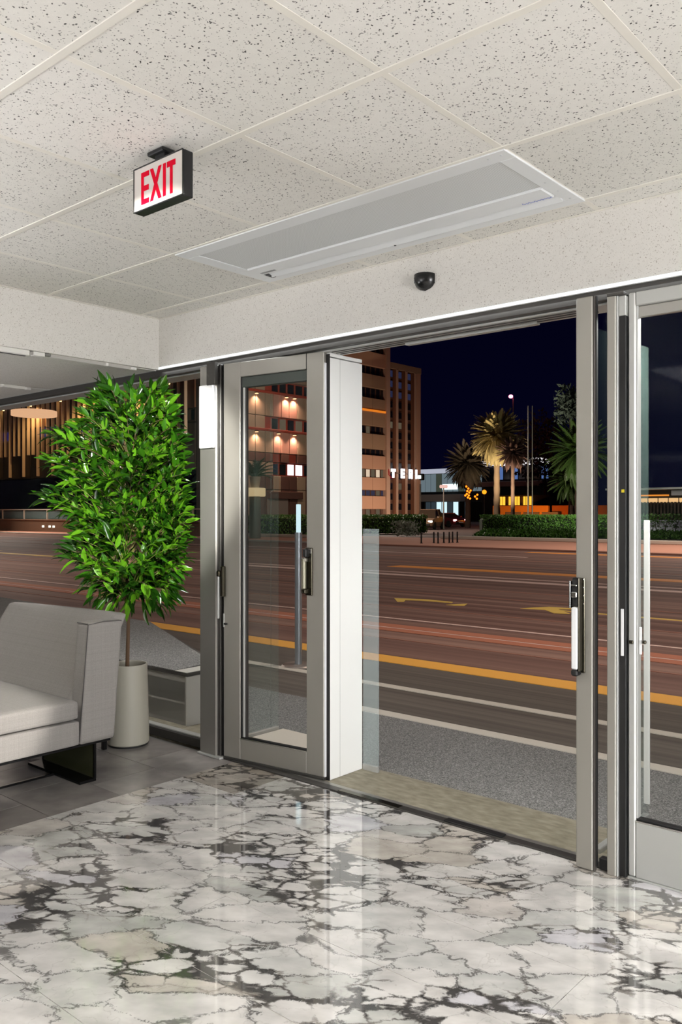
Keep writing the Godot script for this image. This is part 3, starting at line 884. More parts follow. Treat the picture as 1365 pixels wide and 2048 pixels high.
func _far_buildings(G: float) -> void:
	var peach := mat("peach_render", rgb8(190, 150, 124), 0.9)
	var tan_ := mat("tan_render", rgb8(160, 134, 108), 0.9)
	var pier := mat("pier_stone", rgb8(186, 156, 136), 0.85)
	var dglass := mat("dark_window", rgb8(26, 27, 34), 0.15, 0.0, 0.5)
	var bglass := glow("blue_window", Color(0.30, 0.33, 0.52), 0.22)
	var litw := glow("lit_window", Color(1.0, 0.90, 0.78), 0.75)
	var litdim := glow("dim_window", Color(0.62, 0.56, 0.46), 0.28)
	var white_lit := glow("white_lit_window", Color(1.0, 0.97, 0.98), 1.6)
	var frame := mat("window_frame", rgb8(90, 66, 54), 0.7)
	# --- tall block beyond the street: banded wing and glazed wing
	var X := -70.0
	var za := -74.033
	var zb := -86.603
	var zc := -93.605
	var zd := -94.451
	var b := thing("office_block", "tall tan office block with banded floors and vertical piers across the street", "building", Vector3(X - 6.0, G, zb))
	span("wall", Vector3(X - 12.0, G, zb), Vector3(X - 0.6, 27.0, za), tan_, b, 0.0)
	span("wall", Vector3(X - 12.0, G, zd), Vector3(X - 0.3, 21.803, zb), mat("brown_wall", rgb8(92, 64, 50), 0.9), b, 0.0)
	# banded wing: a parapet and a window strip on every floor
	var floors := [[0.614, 1.808], [3.532, 4.328], [5.986, 7.114], [8.904, 9.766],
		[11.756, 12.817], [16.465, 17.858], [19.582, 20.710], [22.567, 23.429]]
	var prev := 0.0
	var span_z := (za - zb) / 8.0
	for i in floors.size():
		var y0: float = floors[i][0]
		var y1: float = floors[i][1]
		for j in 4:
			span("band_panel", Vector3(X - 0.6, prev, zb + span_z * 2.0 * j + 0.02), Vector3(X, y0, zb + span_z * 2.0 * (j + 1) - 0.02), peach if i in [0, 1, 2, 3, 7] else tan_, b, 0.03)
		for j in 12:
			var w := span_z * 8.0 / 12.0
			var m: Material = dglass
			if i == 2:
				m = litw if j in [1, 3, 7] else litdim
			elif i == 0:
				m = litdim if j % 2 == 1 else frame
			elif i == 1:
				m = litdim if j == 1 else bglass
			elif i == 4:
				m = litdim if j in [3, 6] else dglass
			var win := span("window", Vector3(X - 0.55, y0, zb + w * j + 0.06), Vector3(X - 0.42, y1, zb + w * (j + 1) - 0.06), frame, b, 0.01)
			span("pane", Vector3(X - 0.42, y0 + 0.08, zb + w * j + 0.16), Vector3(X - 0.38, y1 - 0.08, zb + w * (j + 1) - 0.16), m, win, 0.0)
		prev = y1
	span("band_panel", Vector3(X - 0.6, prev, zb), Vector3(X, 27.0, za), tan_, b, 0.03)
	span("light_strip", Vector3(X, 14.674, zb + 0.5), Vector3(X + 0.12, 14.940, za), glow("orange_strip", Color(1.0, 0.55, 0.15), 0.8), b, 0.0)
	span("corner_pier", Vector3(X - 0.5, G, zb - 0.35), Vector3(X + 0.25, 27.0, zb + 0.45), pier, b, 0.03)
	# glazed wing: piers with window columns between them
	var top := 20.936
	span("cornice", Vector3(X - 0.8, top, zd), Vector3(X, 21.803, zb - 0.35), tan_, b, 0.03)
	var piers := [-88.829, -90.948, -93.067]
	for z: float in piers:
		span("pier", Vector3(X - 0.8, G, z - 0.2), Vector3(X + 0.05, top, z + 0.2), pier, b, 0.03)
	span("end_pier", Vector3(X - 0.8, G, zd), Vector3(X - 0.1, top, zd + 0.9), peach, b, 0.03)
	var edges := [zb - 0.35, piers[0], piers[1], piers[2]]
	for c in 3:
		var z1: float = edges[c] - 0.2
		var z0: float = edges[c + 1] + 0.2
		var recess := z0 + (z1 - z0) * 0.38
		span("reveal_strip", Vector3(X - 0.3, G, z0), Vector3(X - 0.08, top, recess - 0.05), mat("brown_strip", rgb8(112, 72, 50), 0.9), b, 0.02)
		for i in 15:
			var y0 := 0.2 + top / 15.0 * i
			var y1 := y0 + top / 15.0 - 0.35
			var m: Material = bglass if i >= 12 else dglass
			if i == 9 and c < 2:
				m = litdim
			if i == 3 and c == 1:
				m = litdim
			var win := span("window", Vector3(X - 0.3, y0, recess), Vector3(X - 0.2, y1, z1), frame, b, 0.01)
			span("pane", Vector3(X - 0.2, y0 + 0.1, recess + 0.1), Vector3(X - 0.17, y1 - 0.1, z1 - 0.1), m, win, 0.0)
	# the lit letters across the glazed wing
	var sg := thing("lit_sign", "row of white glowing letters across the office block piers", "sign", Vector3(X + 0.3, 5.966, zc))
	var ly0 := 6.035
	var lh := 1.312
	var zl := [-87.375, -89.510, -91.355, -92.650]
	var t := "TERI"
	for i in 4:
		var st := begin()
		var tf := Transform3D(Basis(Vector3(0, 0, -1), Vector3.UP, Vector3(1, 0, 0)), Vector3(X + 0.32, ly0, zl[i]))
		var bars := {"T": [[0, .78, 1.5, .32], [0, .4, .5, .8]], "E": [[-.45, .5, .4, 1], [.1, .86, 1.1, .28], [.1, .5, 1.0, .26], [.1, .14, 1.1, .28]],
			"R": [[-.45, .5, .4, 1], [.05, .86, .9, .28], [.05, .48, .9, .24], [.45, .68, .3, .5], [.4, .2, .34, .45]], "I": [[0, .5, .5, 1]]}
		for r: Array in bars[t[i]]:
			box(st, tf * Vector3(r[0] * 0.62, r[1] * lh, 0.1), Vector3(0.2, r[3] * lh, r[2] * 0.62), 0.02)
		put("letter", st, white_lit, sg)
	var st2 := begin()
	prism(st2, PackedVector2Array([Vector2(0.55, lh * 0.9), Vector2(0.15, 0), Vector2(-0.35, -0.1), Vector2(0.6, lh * 0.3)]), 0.12, Transform3D(Basis(Vector3(0, 0, -1), Vector3.UP, Vector3(1, 0, 0)).scaled(Vector3(1, 1, -1)), Vector3(X + 0.25, ly0, -87.043)))
	put("red_flash", st2, glow("red_sign", Color(0.8, 0.05, 0.10), 0.35), sg)
	span("mounting_rail", Vector3(X + 0.26, ly0 + lh * 0.45, zc), Vector3(X + 0.33, ly0 + lh * 0.5, zb - 0.4), frame, sg, 0.0)

	# --- apartment block seen through the left door
	var XC := -41.0
	var c0 := -33.200
	var c1 := -44.242
	var beige := mat("beige_panel", rgb8(150, 134, 112), 0.8)
	var rose := mat("rose_panel", rgb8(176, 134, 118), 0.75)
	var red := mat("red_panel", rgb8(150, 62, 44), 0.8)
	var brown := mat("brown_panel", rgb8(84, 56, 46), 0.85)
	var ap := thing("apartment_block", "apartment block with rose and beige panels and warm wall lights behind the left door", "building", Vector3(XC - 4, G, (c0 + c1) * 0.5))
	span("wall", Vector3(XC - 3, G, c1), Vector3(XC - 0.5, 13.0, c0), brown, ap, 0.0)
	var cols := [c1, -42.132, -41.063, -40.023, -39.159, -38.363, -37.584, -36.820, -36.071, -35.155, -34.306, -33.519, c0]
	var ys := [0.859, 2.924, 3.888, 4.783, 5.403, 6.917, 7.881, 9.464, 10.359, 11.874, 13.0]
	for i in ys.size() - 1:
		var y0: float = ys[i]
		var y1: float = ys[i + 1]
		for j in cols.size() - 1:
			var z0: float = cols[j] + 0.03
			var z1: float = cols[j + 1] - 0.03
			if i in [2, 5, 7] and j >= 2 and j <= 6:
				var lit: Material = dglass
				if i == 2 and j in [3, 4]:
					lit = white_lit
				elif i == 2 and j == 6:
					lit = mat("blue_night_window", rgb8(36, 48, 86), 0.2)
				elif i == 5 and j in [3, 5]:
					lit = litdim
				var win := span("window", Vector3(XC - 0.45, y0, z0), Vector3(XC - 0.3, y1, z1), red, ap, 0.02)
				span("pane", Vector3(XC - 0.3, y0 + 0.08, z0 + 0.08), Vector3(XC - 0.26, y1 - 0.08, z1 - 0.08), lit, win, 0.0)
				continue
			var m: Material = beige
			if i in [4, 6, 8] and j in [4, 5, 6]:
				m = rose
			if i == 3:
				m = red if j in [4, 6] else brown
			if i in [5, 7] and j == 7:
				m = red
			if i == 0 or i == 1:
				m = brown if j % 3 else beige
			span("facade_panel", Vector3(XC - 0.5, y0 + 0.02, z0), Vector3(XC - (0.12 if m == red else 0.0), y1 - 0.02, z1), m, ap, 0.02)
	for i: int in [5, 7]:
		span("floor_ledge", Vector3(XC - 0.5, ys[i] - 0.06, c1), Vector3(XC + 0.15, ys[i] + 0.10, c0), red, ap, 0.02)
	span("garage_door", Vector3(XC, G, -38.167), Vector3(XC + 0.08, 2.305, -36.210), mat("garage_grey", rgb8(120, 112, 104), 0.6), ap, 0.02)
	span("garage_awning", Vector3(XC, 2.305, -39.411), Vector3(XC + 0.3, 2.787, -36.210), brown, ap, 0.02)
	spot("added_flood_beam", Vector3(-33.0, 7.5, -31.0), Vector3(-41.0, 5.5, -36.5), 60.0, 0.9, 0.2, Color(1.0, 0.90, 0.82), 42.0)  # beam without a lamp, added to brighten the block
	var n := 0
	var wl := [[-38.759, 5], [-37.200, 5], [-38.759, 7], [-35.155, 7], [-37.972, 7], [-35.155, 5]]
	for w: Array in wl:
		var y: float = ys[w[1]] - 0.16
		var names := ["lower right", "lower middle", "upper right", "upper left", "upper middle", "lower left"]
		var o := thing("wall_light", "warm wall light, %s one on the apartment block" % names[n], "wall light", Vector3(XC + 0.2, y, w[0]), "wall lights of the apartment block")
		piece("housing", Vector3(XC + 0.12, y + 0.03, w[0]), Vector3(0.24, 0.08, 0.2), frame, o, 0.01)
		piece("lens", Vector3(XC + 0.12, y - 0.03, w[0]), Vector3(0.2, 0.04, 0.16), glow("warm_lens", Color(1.0, 0.75, 0.55), 3.0), o, 0.01)
		spot("wall_light_beam", Vector3(XC + 0.20, y - 0.08, w[0]), Vector3(XC + 0.1, y - 2.0, w[0]), 66.0, 0.9, 0.08, Color(1.0, 0.78, 0.66), 7.0)
		n += 1

	# --- long building with upright fins on the left
	var ZF := -30.5
	var x0 := -84.0
	var x1 := -41.775
	var hy := func(py: float) -> float: return 1.41 + (1024.0 - py) * 63.114 / 1684.0
	var wood := mat("wood_panel", rgb8(112, 80, 56), 0.6)
	var dwood := mat("dark_wood_panel", rgb8(48, 36, 27), 0.6)
	var nightg := mat("night_glass", rgb8(14, 15, 18), 0.12, 0.0, 0.5)
	var fb := thing("finned_building", "long dark building with upright pale fins and warm ceiling lights across the street", "building", Vector3(-60, G, ZF - 4))
	span("wall", Vector3(x0, G, ZF - 2.5), Vector3(x1, 16.0, ZF - 0.3), mat("dark_wall", rgb8(26, 24, 22), 0.8), fb, 0.0)
	var bay := 1.45
	var i := 0
	var x := x1
	while x - bay > x0:
		var xa := x - bay
		var woodm: Material = wood if i % 5 in [0, 2, 3] else dwood
		span("wood_panel", Vector3(xa + 0.02, hy.call(848), ZF - 0.3), Vector3(x - 0.02, 14.0, ZF - 0.15), woodm, fb, 0.02)
		var win := span("window", Vector3(xa + 0.03, hy.call(872), ZF - 0.3), Vector3(x - 0.03, hy.call(849), ZF - 0.2), dwood, fb, 0.02)
		var blue := i in [2, 8, 9, 11, 12, 16]
		span("pane", Vector3(xa + 0.1, hy.call(871) + 0.08, ZF - 0.2), Vector3(x - 0.1, hy.call(849) - 0.08, ZF - 0.17), glow("blue_screen", Color(0.12, 0.2, 0.62), 0.28) if blue else nightg, win, 0.0)
		span("lower_panel", Vector3(xa + 0.02, hy.call(953), ZF - 0.3), Vector3(x - 0.02, hy.call(873), ZF - 0.18), mat("olive_panel", rgb8(44, 40, 30), 0.5), fb, 0.02)
		span("shopfront", Vector3(xa + 0.03, G + 0.3, ZF - 0.3), Vector3(x - 0.03, hy.call(955), ZF - 0.2), nightg, fb, 0.02)
		for h in 2:
			var fx := xa + bay * 0.5 * h
			span("fin", Vector3(fx - 0.028, hy.call(950 if (i + h) % 3 == 0 else 905), ZF - 0.15), Vector3(fx + 0.028, 14.0, ZF + 0.10), mat("fin_edge", rgb8(232, 216, 186), 0.4), fb, 0.01)
		if i % 3 == 1:
			span("ceiling_light", Vector3(xa + 0.5, hy.call(804), ZF - 0.15), Vector3(xa + 0.75, hy.call(800), ZF + 0.15), glow("warm_point", Color(1.0, 0.78, 0.5), 5.0), fb, 0.02)
		x = xa
		i += 1
	for p in 4:
		spot("fin_light_beam", Vector3(-46.0 - 7.0 * p, hy.call(806), ZF + 0.9), Vector3(-47.0 - 7.0 * p, hy.call(900), ZF - 0.3), 66.0, 0.9, 0.1, Color(1.0, 0.78, 0.52), 12.0)
	var ring := thing("ring_lamp", "glowing round chandelier behind the fins of the long building", "lamp", Vector3(-57.345, hy.call(832), ZF + 0.6))
	var st3 := begin()
	lathe(st3, [Vector2(1.55, -0.18), Vector2(1.6, -0.18), Vector2(1.6, 0.18), Vector2(1.55, 0.18), Vector2(1.55, -0.18)], 28)
	add("hoop", st3.commit(), glow("ring_glow", Color(1.0, 0.78, 0.6), 0.8), ring, Vector3(-57.345, hy.call(832), ZF + 2.1))
	span("hanger", Vector3(-57.345 - 0.03, hy.call(832), ZF + 0.46), Vector3(-57.345 + 0.03, hy.call(800), ZF + 0.52), frame, ring, 0.0)
	span("bracket", Vector3(-57.345 - 0.03, hy.call(802), ZF - 0.12), Vector3(-57.345 + 0.03, hy.call(800), ZF + 0.52), frame, ring, 0.0)
	var tw := thing("terrace_wall", "brown terrace wall with a glass balustrade along the far kerb on the left", "wall", Vector3(-60, G, -27.6))
	span("parapet", Vector3(-84, G, -27.9), Vector3(-37.5, 0.830, -27.5), mat("brown_parapet", rgb8(112, 88, 68), 0.85), tw, 0.02)
	span("coping", Vector3(-84, 0.830, -27.95), Vector3(-37.5, 0.898, -27.45), mat("dull_coping", rgb8(140, 116, 96), 0.8), tw, 0.01)
	for j in 14:
		span("balustrade_pane", Vector3(-83.0 + 3.2 * j, 0.929, -27.71), Vector3(-79.95 + 3.2 * j, 1.513, -27.69), pane_mat("balustrade_glass", rgb8(160, 190, 190), 0.25), tw, 0.0)
		span("balustrade_post", Vector3(-79.93 + 3.2 * j, 0.860, -27.74), Vector3(-79.83 + 3.2 * j, 1.582, -27.66), kerb_pale(), tw, 0.0)
	span("handrail", Vector3(-84, 1.547, -27.76), Vector3(-37.5, 1.616, -27.64), kerb_pale(), tw, 0.01)
	for px: float in [-54.442, -53.577, -53.053]:
		span("marker_light", Vector3(px - 0.1, 0.337, -27.5), Vector3(px + 0.1, 0.475, -27.44), glow("white_point", Color(1, 0.97, 0.9), 2.0), tw, 0.0)

	# --- glass pavilion in the middle distance
	var ZG := -105.0
	var gb := thing("glass_pavilion", "low white-lit glass building with a bright roof edge behind the palms", "building", Vector3(-80, G, ZG - 6))
	var gl := -78.043
	var gm := -66.705
	var ge := -55.801
	var gy := func(py: float) -> float: return 1.41 + (1024.0 - py) * 129.038 / 1684.0
	var hyr := func(py: float) -> float: return 1.41 + (1024.0 - py) * 121.149 / 1684.0
	span("wall", Vector3(gl, G, ZG - 12), Vector3(ge, gy.call(938), ZG - 0.4), mat("pavilion_dark", rgb8(34, 36, 38), 0.7), gb, 0.0)
	span("roof_edge", Vector3(gl, gy.call(946), ZG - 0.4), Vector3(gm, gy.call(937), ZG + 0.4), glow("roof_glow", Color(0.9, 0.92, 1.0), 0.55), gb, 0.0)
	span("roof_edge", Vector3(gm, hyr.call(930), ZG - 0.4), Vector3(ge, hyr.call(917), ZG + 0.4), glow("roof_glow_bright", Color(1.0, 0.98, 1.0), 1.4), gb, 0.0)
	var np := 11
	for j in np:
		var xa := gl + (gm - gl) * j / np
		var xb := gl + (gm - gl) * (j + 1) / np
		var gm2: Material = glow("pale_glazing", Color(0.60, 0.68, 0.72), 0.42) if j % 4 != 3 else glow("dim_glazing", Color(0.40, 0.44, 0.38), 0.32)
		span("glazing_panel", Vector3(xa + 0.08, gy.call(983), ZG - 0.4), Vector3(xb - 0.08, gy.call(947), ZG - 0.2), gm2, gb, 0.02)
		var low: Material = glow("shop_white", Color(0.85, 0.97, 1.0), 1.1) if j in [3, 4, 6] else (glow("shop_dim", Color(0.32, 0.38, 0.42), 0.35) if j in [1, 2, 5, 8] else mat("shop_dark", rgb8(20, 22, 24), 0.3))
		span("shop_pane", Vector3(xa + 0.1, G, ZG - 0.4), Vector3(xb - 0.1, gy.call(1004), ZG - 0.25), low, gb, 0.02)
	span("shop_sign", Vector3(-73.498, gy.call(979), ZG - 0.2), Vector3(-70.940, gy.call(968), ZG + 0.1), glow("sign_white", Color(0.9, 1.0, 0.98), 1.8), gb, 0.0)
	span("canopy", Vector3(gl, gy.call(1003), ZG - 0.4), Vector3(-69.064, gy.call(989), ZG + 2.0), mat("canopy_grey", rgb8(150, 148, 150), 0.7), gb, 0.05)
	for j in 9:
		var xa := gm + (ge - gm) * j / 9.0
		var xb := gm + (ge - gm) * (j + 1) / 9.0
		span("glazing_panel", Vector3(xa + 0.1, hyr.call(958), ZG - 0.4), Vector3(xb - 0.1, hyr.call(932), ZG - 0.25), mat("night_glazing", rgb8(20, 24, 32), 0.15) if j not in [2, 4, 8] else glow("blue_sparkle", Color(0.45, 0.6, 0.9), 0.5), gb, 0.02)
	span("canopy", Vector3(gm, hyr.call(973), ZG - 0.4), Vector3(ge, hyr.call(963), ZG + 1.6), mat("canopy_rose", rgb8(140, 112, 108), 0.7), gb, 0.05)
	# yellow shop and orange wall
	var sh := thing("lit_shop", "yellow-lit shop front above an orange wall behind the hedge", "shop", Vector3(-41.847, G, -74))
	span("wall", Vector3(-45.178, G, -78), Vector3(-40.627, 3.118, -72.6), mat("shop_wall", rgb8(40, 32, 22), 0.8), sh, 0.0)
	for j in 13:
		var xa := -45.060 + (4.323) * j / 13.0
		span("shop_pane", Vector3(xa, 2.113, -72.6), Vector3(xa + 0.22, 2.967, -72.5), glow("yellow_light", Color(1.0, 0.72, 0.22), 1.5) if j % 5 != 4 else frame, sh, 0.0)
	span("orange_wall", Vector3(-44.403, G, -71.4), Vector3(-38.219, 2.051, -71.0), glow_wall(), sh, 0.05)
	span("orange_wall", Vector3(-38.166, G, -73), Vector3(-32.550, 2.051, -71.6), mat("dim_orange", rgb8(168, 92, 40), 0.9), sh, 0.05)
	for j in 3:
		span("wall_opening", Vector3(-42.856 + 2.0 * j, G, -71.0), Vector3(-42.856 + 2.0 * j + 1.7, 1.410, -70.9), mat("opening_dark", rgb8(128, 116, 110), 0.8), sh, 0.0)
	spot("orange_wall_beam", Vector3(-37.397, 0.6, -64.0), Vector3(-41.291, 1.4, -71.0), 75.0, 0.9, 0.2, Color(1.0, 0.62, 0.22), 42.0)
	# wood pavilion behind the right door
	var rp := thing("slatted_pavilion", "low dark pavilion with warm lights behind the right door", "building", Vector3(-21.916, G, -66))
	var ra := -28.394
	var rb := -15.717
	span("wall", Vector3(ra, G, -70), Vector3(rb, 3.142, -62.4), mat("pavilion_black", rgb8(20, 18, 16), 0.8), rp, 0.0)
	span("roof_edge", Vector3(ra, 3.142, -70), Vector3(rb, 3.296, -61.6), mat("white_edge", rgb8(205, 208, 210), 0.6), rp, 0.02)
	span("light_strip", Vector3(ra, 2.642, -62.4), Vector3(-23.601, 2.757, -62.2), glow("amber_strip", Color(1.0, 0.6, 0.2), 0.9), rp, 0.0)
	span("sign_board", Vector3(-23.373, 2.680, -62.4), Vector3(-20.466, 3.065, -62.2), mat("grey_board", rgb8(170, 170, 180), 0.6), rp, 0.02)
	for j in 16:
		var xa := ra + (rb - ra) * j / 16.0
		span("shop_pane", Vector3(xa + 0.05, 2.141, -62.4), Vector3(xa + (rb - ra) / 16.0 - 0.05, 2.488, -62.3), glow("warm_band", Color(1.0, 0.80, 0.55), 0.9), rp, 0.0)
	for j in 48:
		var xa := ra + (rb - ra) * j / 48.0
		span("slat", Vector3(xa, G, -62.3), Vector3(xa + 0.12, 2.180, -62.1), mat("slat_wood", rgb8(70, 56, 46), 0.8), rp, 0.0)

func kerb_pale() -> StandardMaterial3D:
	return mat("pale_rail", rgb8(214, 208, 196), 0.5)

func glow_wall() -> StandardMaterial3D:
	return mat("orange_render", rgb8(226, 150, 62), 0.9)

# ------------------------------------------------ plants of the street
func leaf_cloud(called: String, parent: Node3D, count: int, size: float, m: Material, place: Callable, rnd: int) -> void:
	var st := begin()
	var r := Vector3(1, 0, 0)
	quad(st, Vector3(-0.22, 0, 0), Vector3(0, -0.5, 0.06), Vector3(0.22, 0, 0), Vector3(0, 0.5, -0.04), Vector3.BACK)
	tri(st, Vector3(-0.22, 0, 0), Vector3(-0.1, 0.2, 0.12), Vector3(0.0, -0.3, 0.0), Vector3.BACK)
	var mm := MultiMesh.new()
	mm.transform_format = MultiMesh.TRANSFORM_3D
	mm.mesh = st.commit()
	mm.instance_count = count
	var rr := RandomNumberGenerator.new()
	rr.seed = rnd
	for i in count:
		var b := Basis.from_euler(Vector3(rr.randf_range(-1.2, 1.2), rr.randf() * TAU, rr.randf_range(-1.2, 1.2))).scaled(Vector3.ONE * size * rr.randf_range(0.6, 1.3))
		mm.set_instance_transform(i, Transform3D(b, place.call(rr)))
	var o := MultiMeshInstance3D.new()
	o.name = called
	o.multimesh = mm
	o.material_override = m
	o.set_meta("kind", "stuff")
	parent.add_child(o, true)
	o.global_transform = Transform3D()

func hedge(label: String, a: Vector3, b: Vector3, wide: float, h: float, count: int, rnd: int, m: Material, core: Material) -> void:
	var d := (b - a).normalized()
	var n := d.cross(Vector3.UP)
	var o := thing("hedge", label, "hedge", (a + b) * 0.5)
	var bs := Basis(d, Vector3.UP, n)
	piece("branches", (a + b) * 0.5 + Vector3(0, h * 0.45, 0), Vector3(a.distance_to(b), h * 0.86, wide * 0.84), core, o, 0.12, bs)
	var L := a.distance_to(b)
	leaf_cloud("foliage", o, count, 0.17, m, func(r: RandomNumberGenerator) -> Vector3:
		var u := r.randf()
		var s := r.randf()
		var v := r.randf_range(0.02, 1.0) * h
		var w := wide * 0.5
		if s < 0.5:
			w = wide * 0.5 * (1 if r.randf() < 0.7 else -1)
		else:
			v = h
			w = r.randf_range(-0.5, 0.5) * wide
		return a + d * (u * L) + n * (w + r.randf_range(-0.09, 0.09)) + Vector3(0, v + r.randf_range(-0.10, 0.08), 0), rnd)

func frond_mesh(length: float, droop: float, leaflets: int, wide: float) -> ArrayMesh:
	# a rachis along +x that bends down, with leaflets on both sides
	var st := begin()
	var pts := []
	var rad := []
	for i in 9:
		var u := i / 8.0
		pts.append(Vector3(length * (u - 0.18 * droop * u * u), length * (0.25 * u - droop * 0.62 * u * u), 0))
		rad.append(0.045 * (1.0 - 0.85 * u))
	tube(st, pts, rad, 5)
	for i in leaflets:
		var u := 0.14 + 0.86 * i / leaflets
		var p := Vector3(length * (u - 0.18 * droop * u * u), length * (0.25 * u - droop * 0.62 * u * u), 0)
		var fwd := Vector3(1.0 - 0.36 * droop * u, 0.25 - 1.24 * droop * u, 0).normalized()
		var ll := wide * sin(PI * (0.16 + 0.80 * u)) * 1.0
		for s: float in [-1.0, 1.0]:
			var tip := p + fwd * ll * 0.62 + Vector3(0, -ll * 0.16 + 0.12 * ll * sin(i * 2.4), s * ll * 0.78)
			var w := fwd * 0.028
			tri(st, p - w, p + w, tip, Vector3.UP)
	return st.commit()

func palm(called: String, label: String, foot: Vector3, crown: float, r: float, count: int, m: Material, trunk: Material, rnd: int, low := -0.75) -> Node3D:
	var o := thing(called, label, "palm tree", foot)
	var st := begin()
	var prof := []
	for i in 17:
		var y := crown * i / 16.0
		prof.append(Vector2(r * (0.085 + 0.012 * (i % 2)) * (1.15 - 0.25 * i / 16.0), y))
	lathe(st, prof, 12)
	add("trunk", st.commit(), trunk, o, foot)
	var rr := RandomNumberGenerator.new()
	rr.seed = rnd
	var meshes := [frond_mesh(1.0, 0.50, 34, 0.17), frond_mesh(1.0, 0.42, 34, 0.16), frond_mesh(1.0, 0.75, 34, 0.17)]
	for i in count:
		var u := (i + 0.5) / count
		var lift := lerpf(1.25, low, pow(u, 0.85))
		var turn := i * 2.39996 + rr.randf_range(-0.2, 0.2)
		var b := Basis(Vector3.UP, turn) * Basis(Vector3.BACK, lift) * Basis(Vector3.RIGHT, rr.randf_range(-0.3, 0.3))
		add("frond", meshes[1 if u < 0.4 else (0 if u < 0.75 else 2)], m, o, foot + Vector3(0, crown + rr.randf_range(-0.1, 0.1), 0), b.scaled(Vector3.ONE * r * rr.randf_range(0.88, 1.08)))
	return o

func _greenery(G: float) -> void:
	var hedge_green := mat("hedge_leaf", rgb8(84, 124, 50), 0.55)
	hedge_green.backlight_enabled = true
	hedge_green.backlight = Color(0.05, 0.09, 0.02)
	var grass_green := mat("grass_blade", rgb8(62, 108, 30), 0.6)
	var core := mat("hedge_core", rgb8(22, 32, 14), 0.9)
	hedge("clipped hedge on the right, in front of the orange wall", Vector3(-30.068, 0.000, -45.554), Vector3(-22.475, 0.000, -52.171), 1.6, 1.13, 7500, 5, hedge_green, core)
	hedge("clipped hedge on the left, in front of the office block", Vector3(-37.997, 0.000, -30.667), Vector3(-33.004, 0.000, -42.996), 1.3, 1.15, 7000, 6, hedge_green, core)
	var lo := thing("loose_hedge", "loose hedge on bare stems before a white wall, behind the right door", "hedge", Vector3(-21.513, 0.000, -53.009))
	var la := Vector3(-22.272, 0.000, -52.347)
	var lb := Vector3(-8.000, 0.000, -55.547)
	leaf_cloud("foliage", lo, 4200, 0.17, hedge_green, func(r: RandomNumberGenerator) -> Vector3:
		var low := r.randf() < 0.25
		return la.lerp(lb, r.randf()) + Vector3(0, r.randf_range(0.35, 0.8) if low else r.randf_range(0.74, 1.28), r.randf_range(-0.7, 0.7)), 35)
	for i in 26:
		var st := begin()
		var p: Vector3 = la.lerp(lb, (i + 0.5) / 26.0)
		tube(st, [p, p + Vector3(0.1 * sin(i * 2.0), 0.45, 0.05), p + Vector3(0.25 * sin(i * 5.0), 0.9, -0.1)], [0.035, 0.028, 0.015], 5)
		put("stem", st, mat("dark_bark", rgb8(62, 44, 34), 0.9), lo)
	var ww := thing("white_wall", "low white garden wall behind the loose hedge", "wall", la + Vector3(2, 0, -1.8))
	var wst := begin()
	box(wst, (la + lb) * 0.5 + Vector3(0, 0.42, -1.5), Vector3(la.distance_to(lb), 0.9, 0.2), 0.02, Basis((lb - la).normalized(), Vector3.UP, (lb - la).normalized().cross(Vector3.UP)))
	put("wall", wst, mat("garden_white", rgb8(206, 210, 226), 0.8), ww)
	spot("garden_wall_beam", (la + lb) * 0.5 + Vector3(0, 2.6, -1.0), (la + lb) * 0.5 + Vector3(0, 0.3, -1.45), 78.0, 0.9, 0.1, Color(0.85, 0.9, 1.0), 9.0)
	var strip := thing("grass_strip", "strip of lush grass along the foot of the right hedge", "grass", Vector3(-20, 0, -38.543))
	strip.set_meta("kind", "stuff")
	span("soil", Vector3(-24.654, 0.000, -35.852) + Vector3(0, -0.05, -2.2), Vector3(-8.000, 0.060, -39.521), core, strip, 0.02)
	var ga := Vector3(-25.137, 0.000, -36.618)
	var gb := Vector3(-8.000, 0.000, -41.021)
	leaf_cloud("blades", strip, 9000, 0.24, grass_green, func(r: RandomNumberGenerator) -> Vector3:
		var p: Vector3 = ga.lerp(gb, r.randf())
		var bk := r.randf()
		return p + Vector3(0, 0.08 + 0.30 * bk + r.randf_range(-0.08, 0.1), -1.5 * bk), 15)
	var pale := thing("pale_shrub", "pale feathery shrub at the right end of the left hedge", "shrub", Vector3(-29.950, 0.000, -36.990))
	leaf_cloud("foliage", pale, 500, 0.22, mat("pale_leaf", rgb8(150, 156, 140), 0.8), func(r: RandomNumberGenerator) -> Vector3:
		return Vector3(-29.351, 0.450, -36.185) + Vector3(r.randf_range(-0.7, 0.7), r.randf_range(-0.4, 0.45), r.randf_range(-0.6, 0.6)), 25)
	var bark := mat("palm_bark", rgb8(112, 92, 72), 0.9)
	var bark_dark := mat("dark_bark", rgb8(62, 44, 34), 0.9)
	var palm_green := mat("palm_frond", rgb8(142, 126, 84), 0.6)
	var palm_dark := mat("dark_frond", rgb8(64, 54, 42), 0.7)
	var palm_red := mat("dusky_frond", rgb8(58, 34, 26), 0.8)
	for m: StandardMaterial3D in [palm_green, palm_dark, palm_red]:
		m.backlight_enabled = true
		m.backlight = Color(m.albedo_color.r * 0.2, m.albedo_color.g * 0.2, m.albedo_color.b * 0.2)
	palm("date_palm", "tallest date palm, its full crown lit from below", Vector3(-36.227, -0.020, -58.048), 7.645, 2.7, 230, palm_green, bark, 3, -1.25)
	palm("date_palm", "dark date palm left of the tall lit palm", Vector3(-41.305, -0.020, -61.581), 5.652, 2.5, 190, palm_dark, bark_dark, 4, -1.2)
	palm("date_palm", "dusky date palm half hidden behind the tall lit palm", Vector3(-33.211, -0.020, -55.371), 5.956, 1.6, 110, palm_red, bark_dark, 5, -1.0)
	var tropic := mat("tropical_leaf", rgb8(78, 102, 48), 0.45)
	tropic.backlight_enabled = true
	tropic.backlight = Color(0.06, 0.1, 0.02)
